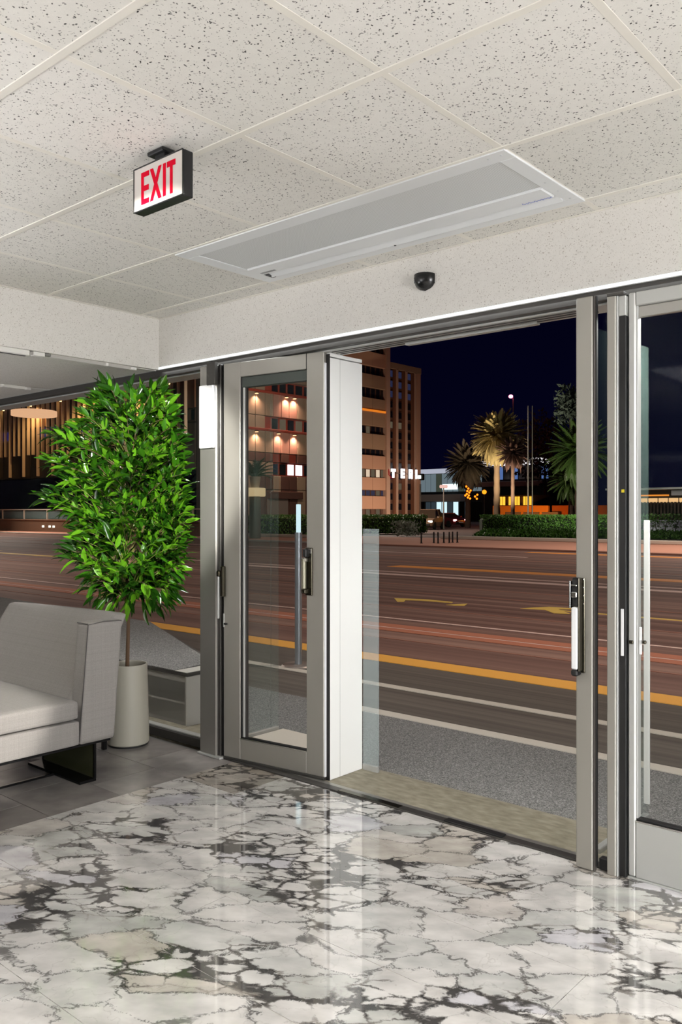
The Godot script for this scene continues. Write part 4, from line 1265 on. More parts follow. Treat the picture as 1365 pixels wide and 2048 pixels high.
	palm("tropical_palm", "bright green leafy palm close behind the right end of the hedge", Vector3(-26.646, -0.020, -53.133), 5.650, 2.8, 110, tropic, bark_dark, 6, -1.3)
	palm("tropical_palm", "green palm crown just below the bright green leafy palm", Vector3(-29.665, -0.020, -58.460), 3.997, 2.3, 80, tropic, bark_dark, 8, -1.0)
	# dark broadleaf trees against the sky
	for d: Array in [["dark_tree", "black tree crown against the sky between the palms and the pole pair", Vector3(-47.544, -0.020, -87.979), 9.070, 3.6, 2600, Color8(26, 20, 16), 40], ["pale_tree", "grey-leaved treetop in the sky above the green palm", Vector3(-33.460, -0.020, -65.765), 10.902, 1.5, 700, Color8(86, 104, 100), 41]]:
		var o := thing(d[0], d[1], "tree", d[2])
		var st := begin()
		var foot: Vector3 = d[2]
		tube(st, [foot, foot + Vector3(0.2, d[3] * 0.5, 0), foot + Vector3(0, d[3], 0)], [0.22, 0.16, 0.07], 8)
		put("trunk", st, bark_dark, o)
		var rad: float = d[4]
		var hh: float = d[3]
		leaf_cloud("crown", o, d[5], 0.55, mat(d[0] + "_leaf", d[6], 0.8), func(r: RandomNumberGenerator) -> Vector3:
			var v := Vector3(r.randfn(), r.randfn(), r.randfn()).normalized() * pow(r.randf(), 0.4) * rad
			v.y *= 1.15
			return foot + Vector3(0, hh, 0) + v * (1.0 + 0.25 * sin(v.x * 2.0) * cos(v.y * 2.5)), d[7])

func _street_things(G: float) -> void:
	var dark := mat("street_black", rgb8(30, 26, 26), 0.5, 0.2)
	var grey := mat("street_grey", rgb8(150, 140, 132), 0.4, 0.4)
	var n := 0
	var where := ["first bollard, alone at the hedge end", "second bollard from the left hedge", "third bollard from the left hedge", "fourth bollard from the left hedge", "fifth bollard from the left hedge", "sixth bollard from the left hedge", "last bollard, nearest the grass strip"]
	for p: Vector3 in [Vector3(-21.650, 0.030, -26.979), Vector3(-21.523, 0.030, -27.753), Vector3(-21.095, 0.030, -27.463), Vector3(-21.187, 0.030, -28.046), Vector3(-21.002, 0.030, -28.207), Vector3(-21.172, 0.030, -28.723), Vector3(-21.010, 0.030, -28.863)]:
		var o := thing("bollard", "thin dark %s" % where[n], "bollard", p, "row of bollards at the crossing")
		var st := begin()
		lathe(st, [Vector2(0.0, 0.50), Vector2(0.028, 0.495), Vector2(0.036, 0.47), Vector2(0.036, 0.03), Vector2(0.055, 0.025), Vector2(0.055, 0.0)], 12)
		add("post", st.commit(), dark, o, p)
		n += 1
	# mast with the pink lamp
	var mast := thing("mast_lamp", "tall mast with a glowing pink lamp above the lit palm", "street lamp", Vector3(-46.253, -0.020, -78.492))
	var st1 := begin()
	tube(st1, [Vector3(-46.253, -0.020, -78.492), Vector3(-46.253, 13.866, -78.492)], [0.12, 0.06], 8)
	put("pole", st1, dark, mast)
	var lamp_at := Vector3(-46.459, 14.030, -78.313)
	var st2 := begin()
	tube(st2, [Vector3(-46.253, 13.866, -78.492), lamp_at + Vector3(0, 0.2, 0)], [0.06, 0.05], 8)
	put("arm", st2, dark, mast)
	var sp := SphereMesh.new()
	sp.radius = 0.24
	sp.height = 0.40
	sp.radial_segments = 16
	sp.rings = 8
	add("bulb", sp, glow("pink_lamp", Color(1.0, 0.42, 0.58), 9.0), mast, lamp_at)
	omni("mast_lamp_beam", lamp_at, 0.2, Color(1.0, 0.35, 0.5), 10.0)
	# pair of flag poles
	n = 0
	for p: Array in [[Vector3(-30.352, -0.020, -52.557), 9.252], [Vector3(-30.116, -0.020, -52.762), 9.252]]:
		var o := thing("flag_pole", "slim bare flag pole, %s of the pair right of the lit palm" % ["nearer the palm", "farther from the palm"][n], "flag pole", p[0], "pair of flag poles")
		var st := begin()
		tube(st, [p[0], p[0] + Vector3(0, p[1], 0)], [0.06, 0.04], 8)
		put("pole", st, grey, o)
		n += 1
	# lamp post with two small heads beside the pavilion
	var lp := thing("lamp_post", "grey lamp post with a small pair of lights before the glass pavilion", "lamp post", Vector3(-39.564, -0.020, -55.140))
	var st3 := begin()
	tube(st3, [Vector3(-39.564, -0.020, -55.140), Vector3(-39.564, 3.488, -55.140)], [0.07, 0.05], 8)
	put("pole", st3, grey, lp)
	for p: Vector3 in [Vector3(-39.674, 3.530, -55.044), Vector3(-39.455, 3.530, -55.236)]:
		piece("head", p, Vector3(0.34, 0.26, 0.3), glow("small_lamp", Color(1.0, 0.8, 0.75), 0.9), lp, 0.08)
	# slim light bollard before the left door
	var bl := thing("light_bollard", "slim pale light bollard on the street, seen through the left door", "bollard", Vector3(-5.436, -0.020, -2.402))
	var bf := Vector3(-5.436, -0.020, -2.402)
	var st10 := begin()
	lathe(st10, [Vector2(0.0, 0.02), Vector2(0.15, 0.018), Vector2(0.16, 0.006), Vector2(0.16, 0.0)], 28)
	add("base", st10.commit(), grey, bl, bf)
	var st11 := begin()
	lathe(st11, [Vector2(0.034, 0.018), Vector2(0.034, 1.24), Vector2(0.0, 1.24)], 16)
	add("pole", st11.commit(), mat("bollard_steel", rgb8(176, 184, 190), 0.3, 0.7), bl, bf)
	var st12 := begin()
	lathe(st12, [Vector2(0.0, 1.24), Vector2(0.022, 1.2401), Vector2(0.022, 1.50), Vector2(0.0, 1.502)], 14)
	add("lamp_tube", st12.commit(), glow("cool_tube", Color(0.85, 0.97, 1.0), 1.0), bl, bf)
	# traffic signal
	var ts := thing("traffic_signal", "black traffic signal with a white lamp at the corner of the office block", "traffic light", Vector3(-46.882, -0.020, -62.028))
	var st4 := begin()
	tube(st4, [Vector3(-46.882, -0.020, -62.028), Vector3(-46.882, 4.070, -62.028)], [0.08, 0.07], 8)
	put("pole", st4, grey, ts)
	piece("housing", Vector3(-46.774, 4.735, -62.121), Vector3(0.42, 0.62, 0.40), dark, ts, 0.06)
	piece("lamp", Vector3(-46.777, 4.723, -61.721), Vector3(0.30, 0.34, 0.22), glow("signal_white", Color(0.95, 1.0, 0.95), 2.2), ts, 0.08)
	# orange fairy lights round the dark palm and two round lanterns
	n = 0
	var rank := ["topmost of the string", "second from the top of the string", "fourth from the top of the string", "fifth from the top of the string", "sixth from the top, at the left", "eighth from the top, mid trunk", "lowest but one on the trunk", "third from the top, at the right edge", "leftmost of the lower lights", "lowest on the trunk", "left one of the three beside the trunk", "top one of the three beside the trunk", "bottom one of the three beside the trunk"]
	for s: Vector3 in [Vector3(-40.045, 3.636, -59.363), Vector3(-39.914, 3.461, -59.478), Vector3(-39.980, 3.243, -59.421), Vector3(-39.848, 3.112, -59.535), Vector3(-40.012, 2.981, -59.392), Vector3(-39.881, 2.850, -59.507), Vector3(-39.947, 2.676, -59.449), Vector3(-39.766, 3.287, -59.607), Vector3(-40.111, 2.850, -59.306), Vector3(-39.799, 2.588, -59.578), Vector3(-39.470, 2.763, -59.865), Vector3(-39.321, 2.916, -59.994), Vector3(-39.354, 2.567, -59.965)]:
		var o := thing("fairy_light", "orange fairy light on the dark palm, %s" % rank[n], "fairy light", s, "orange fairy lights on the dark palm")
		var b := SphereMesh.new()
		b.radius = 0.09
		b.height = 0.18
		b.radial_segments = 10
		b.rings = 5
		add("bulb", b, glow("fairy_glow", Color(1.0, 0.42, 0.06), 4.5), o, s)
		n += 1
	var cord := thing("light_garland", "thin cable that carries the orange fairy lights", "cable", Vector3(-40.055, 2.635, -59.620))
	var st5 := begin()
	tube(st5, [Vector3(-40.182, 3.731, -59.576), Vector3(-40.049, 3.468, -59.691), Vector3(-40.116, 3.249, -59.634), Vector3(-39.983, 3.118, -59.749), Vector3(-40.149, 2.987, -59.605), Vector3(-40.016, 2.855, -59.720), Vector3(-40.083, 2.680, -59.662), Vector3(-39.950, 2.636, -59.778), Vector3(-39.521, 2.636, -60.152), Vector3(-39.587, 2.768, -60.094), Vector3(-39.455, 2.899, -60.209)], [0.015, 0.015, 0.015, 0.015, 0.015, 0.015, 0.015, 0.015, 0.015, 0.015, 0.015], 4)
	put("wire", st5, dark, cord)
	var lan := thing("round_lantern", "round amber lantern on a thin post between the two big palms", "lantern", Vector3(-39.125, -0.020, -60.828))
	var st6 := begin()
	tube(st6, [Vector3(-39.125, -0.020, -60.828), Vector3(-39.125, 3.080, -60.828)], [0.04, 0.03], 6)
	put("post", st6, dark, lan)
	var sb := SphereMesh.new()
	sb.radius = 0.2
	sb.height = 0.4
	sb.radial_segments = 12
	sb.rings = 6
	add("globe", sb, glow("amber_globe", Color(1.0, 0.55, 0.1), 2.2), lan, Vector3(-39.125, 3.168, -60.828))
	_car("car", "brown car with its headlights on beside the left hedge", Vector3(-40.489, -0.020, -54.334), -0.349 + 0.717, mat("brown_paint", rgb8(150, 120, 98), 0.3, 0.3), 1.66, Color(1.0, 0.95, 0.88), 5.0)
	_car("car", "low car with bright reddish lights behind the brown car", Vector3(-44.912, -0.020, -63.744), 0.489 + 0.717, mat("maroon_paint", rgb8(120, 50, 52), 0.25, 0.4), 1.34, Color(1.0, 0.72, 0.72), 7.0)
	# round lit kiosk seen low through the left door
	var ki := thing("round_kiosk", "cream round kiosk canopy with a plant on top, seen through the left door", "kiosk", Vector3(-32.266, -0.020, -27.013))
	var kf := Vector3(-32.305, 0.000, -26.979)
	var ky := 2.220
	var kt := 2.638
	var st7 := begin()
	lathe(st7, [Vector2(0.0, ky), Vector2(0.52, ky), Vector2(0.55, ky + 0.04), Vector2(0.55, kt), Vector2(0.5, kt + 0.03), Vector2(0.0, kt + 0.03)], 24)
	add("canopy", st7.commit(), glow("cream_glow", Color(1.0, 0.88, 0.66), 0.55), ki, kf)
	var st8 := begin()
	lathe(st8, [Vector2(0.3, G), Vector2(0.3, ky)], 16)
	add("post", st8.commit(), mat("kiosk_post", rgb8(96, 88, 74), 0.8), ki, kf)
	var st9 := begin()
	lathe(st9, [Vector2(0.0, kt + 0.03), Vector2(0.22, kt + 0.03), Vector2(0.30, kt + 0.62), Vector2(0.26, kt + 0.62), Vector2(0.0, kt + 0.56)], 18)
	add("planter", st9.commit(), mat("kiosk_planter", rgb8(170, 156, 132), 0.7), ki, kf)
	var fm := frond_mesh(1.0, 0.8, 16, 0.2)
	for i in 20:
		add("frond", fm, mat("kiosk_leaf", rgb8(60, 84, 36), 0.6), ki, kf + Vector3(0, kt + 0.55, 0), (Basis(Vector3.UP, i * 2.4) * Basis(Vector3.BACK, 1.2 - 0.05 * i)).scaled(Vector3.ONE * 1.5))

func _car(called: String, label: String, at: Vector3, turn: float, paint: Material, high: float, lightc: Color, power: float) -> void:
	# front points along local +z
	var o := thing(called, label, "car", at)
	var B := Basis(Vector3.UP, turn)
	var T := Transform3D(B, at)
	var hw := 0.88
	var L := 4.2
	# sections from tail to nose: z, belt half width, sill y, belt y
	var prof := [[-2.1, 0.62, 0.45, 0.80], [-2.0, 0.82, 0.30, 0.92], [-1.2, hw, 0.25, 0.98], [0.5, hw, 0.25, 0.97], [1.4, 0.86, 0.25, 0.88], [1.95, 0.78, 0.28, 0.76], [2.1, 0.60, 0.38, 0.62]]
	var st := begin()
	for i in prof.size() - 1:
		var a: Array = prof[i]
		var b: Array = prof[i + 1]
		var ring := func(p: Array) -> Array:
			return [Vector3(-p[1] * 0.9, p[2], p[0]), Vector3(-p[1], (p[2] + p[3]) * 0.5, p[0]), Vector3(-p[1] * 0.93, p[3], p[0]), Vector3(0, p[3] + 0.05, p[0]), Vector3(p[1] * 0.93, p[3], p[0]), Vector3(p[1], (p[2] + p[3]) * 0.5, p[0]), Vector3(p[1] * 0.9, p[2], p[0])]
		var ra: Array = ring.call(a)
		var rb: Array = ring.call(b)
		for k in 7:
			var k1 := (k + 1) % 7
			var mid: Vector3 = (ra[k] + ra[k1] + rb[k] + rb[k1]) * 0.25 - Vector3(0, 0.6, (a[0] + b[0]) * 0.5)
			quad(st, T * ra[k], T * ra[k1], T * rb[k1], T * rb[k], B * Vector3(mid.x, mid.y, 0))
	for e: Array in [prof[0], prof[6]]:
		var s := -1.0 if e[0] < 0 else 1.0
		quad(st, T * Vector3(-e[1], e[2], e[0]), T * Vector3(e[1], e[2], e[0]), T * Vector3(e[1] * 0.93, e[3] + 0.03, e[0]), T * Vector3(-e[1] * 0.93, e[3] + 0.03, e[0]), B * Vector3(0, 0, s))
	put("body", st, paint, o)
	var g := begin()
	var lo := [Vector2(-1.85, 0.97), Vector2(1.05, 0.92)]
	var hi := [Vector2(-1.35, high - 0.06), Vector2(0.30, high - 0.06)]
	var q := func(p: Vector2, w: float) -> Vector3: return T * Vector3(w, p.y, p.x)
	for s: float in [-1.0, 1.0]:
		quad(g, q.call(lo[0], s * 0.82), q.call(lo[1], s * 0.82), q.call(hi[1], s * 0.64), q.call(hi[0], s * 0.64), B * Vector3(s, 0.3, 0))
	quad(g, q.call(lo[1], -0.82), q.call(lo[1], 0.82), q.call(hi[1], 0.64), q.call(hi[1], -0.64), B * Vector3(0, 0.5, 1))
	quad(g, q.call(lo[0], -0.82), q.call(lo[0], 0.82), q.call(hi[0], 0.64), q.call(hi[0], -0.64), B * Vector3(0, 0.5, -1))
	put("windows", g, mat("car_glass", rgb8(60, 48, 38), 0.1, 0.0, 0.6), o)
	piece("roof", T * Vector3(0, high - 0.03, -0.52), Vector3(1.30, 0.07, 1.70), paint, o, 0.03, B)
	for s: float in [-1.0, 1.0]:
		piece("pillar", T * Vector3(s * 0.73, (0.95 + high) * 0.5 - 0.02, -0.4), Vector3(0.06, high - 0.98, 0.09), paint, o, 0.01, B * Basis(Vector3.BACK, s * 0.28))
		piece("headlight", T * Vector3(s * 0.62, 0.66, 2.02), Vector3(0.34, 0.16, 0.16), glow("headlight_%d" % int(power), lightc, power), o, 0.05, B)
		piece("mirror", T * Vector3(s * 0.98, 1.0, 0.75), Vector3(0.2, 0.14, 0.1), paint, o, 0.03, B)
		for z: float in [-1.3, 1.3]:
			var w := begin()
			lathe(w, [Vector2(0.0, -0.1), Vector2(0.2, -0.1), Vector2(0.31, -0.09), Vector2(0.33, 0.0), Vector2(0.31, 0.09), Vector2(0.2, 0.1), Vector2(0.0, 0.1)], 20, Transform3D(Basis(Vector3.BACK, PI / 2), Vector3.ZERO))
			add("wheel", w.commit(), mat("tyre", rgb8(18, 18, 18), 0.8), o, T * Vector3(s * 0.80, 0.33, z), B)
	piece("bumper", T * Vector3(0, 0.40, 2.06), Vector3(1.2, 0.2, 0.14), mat("street_black"), o, 0.04, B)
	piece("number_plate", T * Vector3(0, 0.47, 2.14), Vector3(0.52, 0.11, 0.02), mat("plate_white", rgb8(206, 208, 216), 0.5), o, 0.004, B)
	piece("grille", T * Vector3(0, 0.62, 2.10), Vector3(0.6, 0.08, 0.06), mat("grille_chrome", rgb8(190, 190, 200), 0.2, 0.9), o, 0.01, B)

# ---------------------------------------------------------------- things in the room
func _contents() -> void:
	_exit_sign()
	_air_unit()
	_fittings()
	_sofa()
	_tree()

func _exit_sign() -> void:
	var shell := mat("sign_black", rgb8(24, 24, 25), 0.45, 0.2)
	var face := mat("sign_face", rgb8(196, 189, 182), 0.5)
	var red := mat("sign_red", rgb8(196, 0, 36), 0.75, 0.0, 0.2)
	var x0 := -2.424
	var x1 := -2.157
	var y0 := 2.428
	var y1 := 2.578
	var zf := 1.530
	var zb := 1.487
	var o := thing("exit_sign", "black boxed exit sign with red EXIT lettering hung from the ceiling", "sign", Vector3((x0 + x1) * 0.5, y0, (zf + zb) * 0.5))
	span("housing", Vector3(x0, y0, zb), Vector3(x1, y1, zf - 0.001), shell, o, 0.003)
	var rim := begin()
	var b := 0.0045
	box(rim, Vector3((x0 + x1) * 0.5, y1 - b * 0.5, zf), Vector3(x1 - x0, b, 0.004), 0.001)
	box(rim, Vector3((x0 + x1) * 0.5, y0 + b * 0.5, zf), Vector3(x1 - x0, b, 0.004), 0.001)
	box(rim, Vector3(x0 + b * 0.5, (y0 + y1) * 0.5, zf), Vector3(b, y1 - y0, 0.004), 0.001)
	box(rim, Vector3(x1 - 0.001, (y0 + y1) * 0.5, zf), Vector3(0.002, y1 - y0, 0.004), 0.0005)
	put("rim", rim, shell, o)
	span("face", Vector3(x0 + b, y0 + b, zf - 0.0012), Vector3(x1 - 0.002, y1 - b, zf), face, o, 0.0)
	var W := x1 - x0
	var H := y1 - y0
	var tf := Transform3D(Basis(), Vector3(x0, y0, zf))
	var fx := func(px: float) -> float: return W * (px - 160.0) / 836.0
	var rect := func(st: SurfaceTool, a: float, c: float, v0: float, v1: float) -> void:
		box(st, tf * Vector3((a + c) * 0.5, (v0 + v1) * 0.5, 0.0006), Vector3(c - a, v1 - v0, 0.0016), 0.0)
	# E X I T as tall condensed strokes
	var t := H * 0.842
	var d := H * 0.125
	var e0: float = fx.call(300)
	var st := begin()
	rect.call(st, e0, e0 + 0.014, d, t)
	rect.call(st, e0 + 0.014, e0 + 0.043, t - 0.0165, t)
	rect.call(st, e0 + 0.014, e0 + 0.043, d, d + 0.0165)
	rect.call(st, e0 + 0.014, e0 + 0.041, (t + d) * 0.5 - 0.010, (t + d) * 0.5 + 0.008)
	put("letter", st, red, o)
	var a0: float = fx.call(452)
	var a1: float = fx.call(648)
	st = begin()
	var wx := 0.0165
	prism(st, PackedVector2Array([Vector2(a0, t), Vector2(a0 + wx, t), Vector2(a1, d), Vector2(a1 - wx, d)]), 0.0014, tf)
	prism(st, PackedVector2Array([Vector2(a1 - wx, t), Vector2(a1, t), Vector2(a0 + wx, d), Vector2(a0, d)]), 0.0012, tf)
	put("letter", st, red, o)
	var i0: float = fx.call(673)
	st = begin()
	rect.call(st, i0, i0 + 0.015, d, t)
	put("letter", st, red, o)
	var t0: float = fx.call(740)
	st = begin()
	rect.call(st, t0, t0 + 0.044, t - 0.0185, t)
	rect.call(st, t0 + 0.0155, t0 + 0.0295, d, t - 0.0185)
	put("letter", st, red, o)
	span("stem", Vector3(-2.330, y1, 1.488), Vector3(-2.278, 2.606, 1.512), shell, o, 0.002)
	span("canopy", Vector3(-2.352, 2.604, 1.468), Vector3(-2.266, 2.618, 1.528), shell, o, 0.003)

func _air_unit() -> void:
	var w := mat("unit_white", rgb8(222, 224, 224), 0.32, 0.0, 0.45)
	var g := mat("unit_mesh", Color.WHITE, 0.55)
	var im := Image.create(64, 64, false, Image.FORMAT_RGB8)
	for y in 64:
		for x in 64:
			var hole := Vector2((x % 16) - 7.5, (y % 16) - 7.5).length() < 4.6
			im.set_pixel(x, y, Color8(172, 173, 172) if hole else Color8(214, 216, 215))
	world_tex(g, ImageTexture.create_from_image(im), Vector3.ONE / 0.030)
	var dark := mat("unit_slot", rgb8(60, 60, 60), 0.6)
	var y := 2.6135
	var o := thing("air_unit", "long white recessed ceiling air unit with a perforated intake grille", "air conditioner", Vector3(-2.31, y, 0.46))
	# frame of four strips round the intake and the outlet
	span("frame", Vector3(-3.187, y, 0.690), Vector3(-1.430, y + 0.03, 0.766), w, o, 0.0015)
	span("frame", Vector3(-3.187, y, 0.150), Vector3(-1.430, y + 0.03, 0.206), w, o, 0.0015)
	span("frame", Vector3(-3.187, y, 0.206), Vector3(-3.105, y + 0.03, 0.690), w, o, 0.0015)
	span("frame", Vector3(-1.492, y, 0.206), Vector3(-1.430, y + 0.03, 0.690), w, o, 0.0015)
	span("intake_grille", Vector3(-3.104, y + 0.003, 0.388), Vector3(-1.493, y + 0.02, 0.689), g, o, 0.002)
	span("centre_strip", Vector3(-3.104, y - 0.004, 0.275), Vector3(-1.493, y + 0.02, 0.387), w, o, 0.006)
	span("outlet", Vector3(-3.104, y + 0.016, 0.207), Vector3(-1.493, y + 0.03, 0.275), dark, o, 0.0)
	var vane := piece("louver", Vector3(-2.285, y + 0.002, 0.246), Vector3(1.60, 0.006, 0.046), w, o, 0.002, Basis(Vector3.RIGHT, -0.30))
	piece("louver_pin", Vector3(-2.30, y - 0.004, 0.224), Vector3(0.010, 0.012, 0.010), dark, vane, 0.002)
	span("receiver", Vector3(-3.085, y - 0.0055, 0.296), Vector3(-2.985, y - 0.0038, 0.312), mat("receiver_grey", rgb8(128, 130, 132), 0.4), o, 0.0006)
	span("receiver", Vector3(-3.100, y - 0.004, 0.208), Vector3(-3.075, y + 0.012, 0.262), dark, o, 0.002)
	for p: Array in [[-1.46, 0.735], [-1.46, 0.42], [-1.46, 0.32], [-1.46, 0.22], [-1.51, 0.735], [-3.15, 0.735], [-3.15, 0.42]]:
		var st := begin()
		lathe(st, [Vector2(0.0, -0.0012), Vector2(0.004, -0.0012), Vector2(0.005, 0.0006)], 10)
		add("screw_cap", st.commit(), mat("cap_grey", rgb8(200, 202, 204), 0.4), o, Vector3(p[0], y, p[1]))
	# small blue script mark: illegible loops
	var pts := []
	var rad := []
	for i in 40:
		var u := i / 39.0
		pts.append(Vector3(-1.625 + 0.125 * u, y - 0.0046, 0.288 + (0.007 if i > 3 else 0.012) * sin(i * 1.55) * (0.6 + 0.4 * cos(i * 0.7))))
		rad.append(0.0009)
	var st2 := begin()
	tube(st2, pts, rad, 4)
	put("mark", st2, mat("mark_blue", rgb8(96, 112, 200), 0.5), o)

func _fittings() -> void:
	# door sensor
	var blk := mat("sensor_black", rgb8(20, 20, 20), 0.22, 0.0, 0.5)
	var at := Vector3(-2.292, 2.447, 0.0)
	var o := thing("door_sensor", "small black dome sensor on the bulkhead over the open doorway", "sensor", at)
	var st := begin()
	# half dome: flat back and top, round below
	var rows := 10
	var cols := 18
	var f := func(u: float, v: float) -> Vector3:
		var a := PI * u
		var prof := sin(PI * 0.5 * (1.0 - pow(v, 2.6)))
		var wide := 0.054 * pow(maxf(prof, 0.0), 0.62)
		var deep := 0.052 * pow(maxf(prof, 0.0), 0.8) * (1.0 - 0.25 * v)
		return at + Vector3(cos(a) * wide, 0.070 - 0.072 * v + 0.003 * sin(a), sin(a) * deep + 0.001)
	for r in rows:
		for c in cols:
			var u0 := float(c) / cols
			var u1 := float(c + 1) / cols
			var v0 := float(r) / rows
			var v1 := float(r + 1) / rows
			var p := [f.call(u0, v0), f.call(u1, v0), f.call(u1, v1), f.call(u0, v1)]
			var ns := []
			for q: Vector3 in p:
				ns.append((q - at - Vector3(0, 0.05, -0.012)).normalized())
			smooth_quad(st, p, ns)
	for c in cols:
		tri(st, at + Vector3(0, 0.070, 0.001), f.call(float(c) / cols, 0.0), f.call(float(c + 1) / cols, 0.0), Vector3.UP)
	put("dome", st, blk, o)
	span("back_plate", at + Vector3(-0.053, 0.024, 0.0002), at + Vector3(0.053, 0.068, 0.004), blk, o, 0.002)
	piece("lens_slot", at + Vector3(-0.034, 0.046, 0.036), Vector3(0.003, 0.028, 0.010), mat("sensor_grey", rgb8(70, 70, 70), 0.3), o, 0.001, Basis(Vector3.UP, -0.75))

	# bright strip along the foot of the bulkhead
	var led := thing("led_strip", "thin bright white light strip along the foot of the bulkhead", "strip light", Vector3(-1.6, 2.299, 0.006))
	span("diffuser", Vector3(-4.33, 2.3005, 0.0005), Vector3(3.69, 2.316, 0.0085), glow("led_white", Color(0.97, 0.99, 1.0), 1.25), led, 0.002)
	span("channel", Vector3(-4.33, 2.2985, 0.0005), Vector3(3.69, 2.3004, 0.011), mat("channel_white", rgb8(226, 226, 222), 0.4), led, 0.0005)
	# unseen strips outside, added to brighten the doorstep, reveal and platform
	var can := thing("added_porch_light", "slim white strip light added out of sight over the doorway to brighten the reveal", "strip light", Vector3(-2.2, 2.286, -0.25))
	span("body", Vector3(-2.0, 2.300, -0.29), Vector3(-0.8, 2.34, -0.161), mat("added_strip_body", rgb8(206, 206, 202), 0.5), can, 0.004)
	span("diffuser", Vector3(-1.9, 2.288, -0.28), Vector3(-0.9, 2.2995, -0.22), glow("added_strip_white", Color(1.0, 0.985, 0.95), 2.0), can, 0.002)

	var can2 := thing("added_porch_light", "slim white strip light added out of sight above the fixed pane to brighten the platform", "strip light", Vector3(-4.85, 2.286, -0.25))
	span("body", Vector3(-5.2, 2.300, -0.29), Vector3(-4.5, 2.34, -0.161), mat("added_strip_body"), can2, 0.004)
	span("diffuser", Vector3(-5.15, 2.288, -0.28), Vector3(-4.55, 2.2995, -0.22), glow("added_strip_white", Color(1.0, 0.985, 0.95), 2.0), can2, 0.002)

	# linear lights on the dropped ceiling
	var lw := mat("linear_body", rgb8(224, 222, 216), 0.4)
	var lg := glow("linear_glow", Color(1.0, 0.97, 0.92), 0.35)
	var n := 0
	for q: Array in [[-4.352, "linear light along the bulkhead edge, on the left"], [-5.62, "second linear light, on the dropped ceiling deeper in the corner"]]:
		var x: float = q[0]
		var l := thing("linear_light", q[1], "linear light", Vector3(x, 2.28, 1.0), "linear lights of the dropped ceiling")
		span("tube", Vector3(x - 0.010, 2.281, 0.20), Vector3(x + 0.010, 2.2985, 0.735), lg, l, 0.005)
		span("clip", Vector3(x - 0.012, 2.279, 0.16), Vector3(x + 0.012, 2.2985, 0.20), lw, l, 0.003)
		span("clip", Vector3(x - 0.012, 2.279, 0.36), Vector3(x + 0.012, 2.2985, 0.38), lw, l, 0.003)
		span("wire", Vector3(x - 0.003, 2.294, 0.01), Vector3(x + 0.003, 2.2985, 0.16), lw, l, 0.001)
		span("connector", Vector3(x - 0.020, 2.274, 0.775), Vector3(x + 0.020, 2.2985, 0.845), lw, l, 0.004)
		span("connector", Vector3(x - 0.012, 2.284, 0.735), Vector3(x + 0.012, 2.2985, 0.775), mat("connector_grey", rgb8(120, 118, 114), 0.5), l, 0.002)
		span("body", Vector3(x - 0.026, 2.268, 0.87), Vector3(x + 0.026, 2.2985, 2.2), lw, l, 0.004)
		span("slot", Vector3(x - 0.008, 2.2665, 0.885), Vector3(x + 0.008, 2.268, 2.19), mat("slot_dark", rgb8(50, 52, 58), 0.4), l, 0.0)
		n += 1

	# lights that stand out of the frame: panels, downlight, uplight trough
	var frm := mat("panel_frame", rgb8(230, 230, 226), 0.5)
	var names := ["first square ceiling panel light right of the camera", "second square ceiling panel light right of the camera", "square ceiling panel light behind the camera"]
	n = 0
	for p: Vector3 in [Vector3(0.9, 2.60, 0.95), Vector3(0.9, 2.60, 2.85), Vector3(-2.1, 2.60, 4.3)]:
		var l := thing("panel_light", names[n], "ceiling light", p)
		span("frame", p + Vector3(-0.6, 0.0, -0.6), p + Vector3(0.6, 0.02, 0.6), frm, l, 0.004)
		span("diffuser", p + Vector3(-0.55, -0.008, -0.55), p + Vector3(0.55, -0.0005, 0.55), glow("panel_glow", Color(1.0, 0.955, 0.88), 1.5), l, 0.001)
		n += 1
	var dl := thing("downlight", "round recessed downlight ahead of the camera, above the frame", "ceiling light", Vector3(-0.85, 2.6, 2.45))
	var sd := begin()
	lathe(sd, [Vector2(0.0, 2.612), Vector2(0.05, 2.612), Vector2(0.055, 2.6), Vector2(0.07, 2.6), Vector2(0.072, 2.6185)], 24)
	add("ring", sd.commit(), frm, dl, Vector3(-0.85, 0, 2.45))
	var pb := thing("plant_spotlight", "round recessed spotlight aimed at the tree, above the frame", "ceiling light", Vector3(-1.3, 2.6, 2.35))
	add("ring", sd.commit(), frm, pb, Vector3(-1.3, 0, 2.35))
	var se := begin()
	lathe(se, [Vector2(0.0, 2.604), Vector2(0.049, 2.604), Vector2(0.049, 2.610)], 20)
	add("lamp", se.commit(), glow("downlight_glow", Color(1.0, 0.94, 0.85), 4.0), dl, Vector3(-0.85, 0, 2.45))
	add("lamp", se.commit(), glow("downlight_glow", Color.WHITE, 4.0), pb, Vector3(-1.3, 0, 2.35))
	var wp := thing("added_wall_panel_light", "large glowing panel added on the right wall to light the sofa, out of frame", "wall light", Vector3(3.7, 0.7, 1.7))
	span("frame", Vector3(3.655, 0.66, 0.46), Vector3(3.699, 2.24, 2.94), frm, wp, 0.004)
	span("diffuser", Vector3(3.648, 0.70, 0.50), Vector3(3.6549, 2.20, 2.90), glow("panel_glow", Color.WHITE, 1.5), wp, 0.001)
	var sl := thing("seat_spotlight", "round recessed spotlight aimed at the sofa, out of frame", "ceiling light", Vector3(0.75, 2.6, 1.95))
	add("ring", sd.commit(), frm, sl, Vector3(0.75, 0, 1.95))
	add("lamp", se.commit(), glow("downlight_glow", Color.WHITE, 4.0), sl, Vector3(0.75, 0, 1.95))
	var pt := thing("shade_screen", "grey freestanding screen added out of frame to shade the sofa back", "shade screen", Vector3(-4.6, 0, 2.3))  # unseen screen put in to shade the backrest and left floor
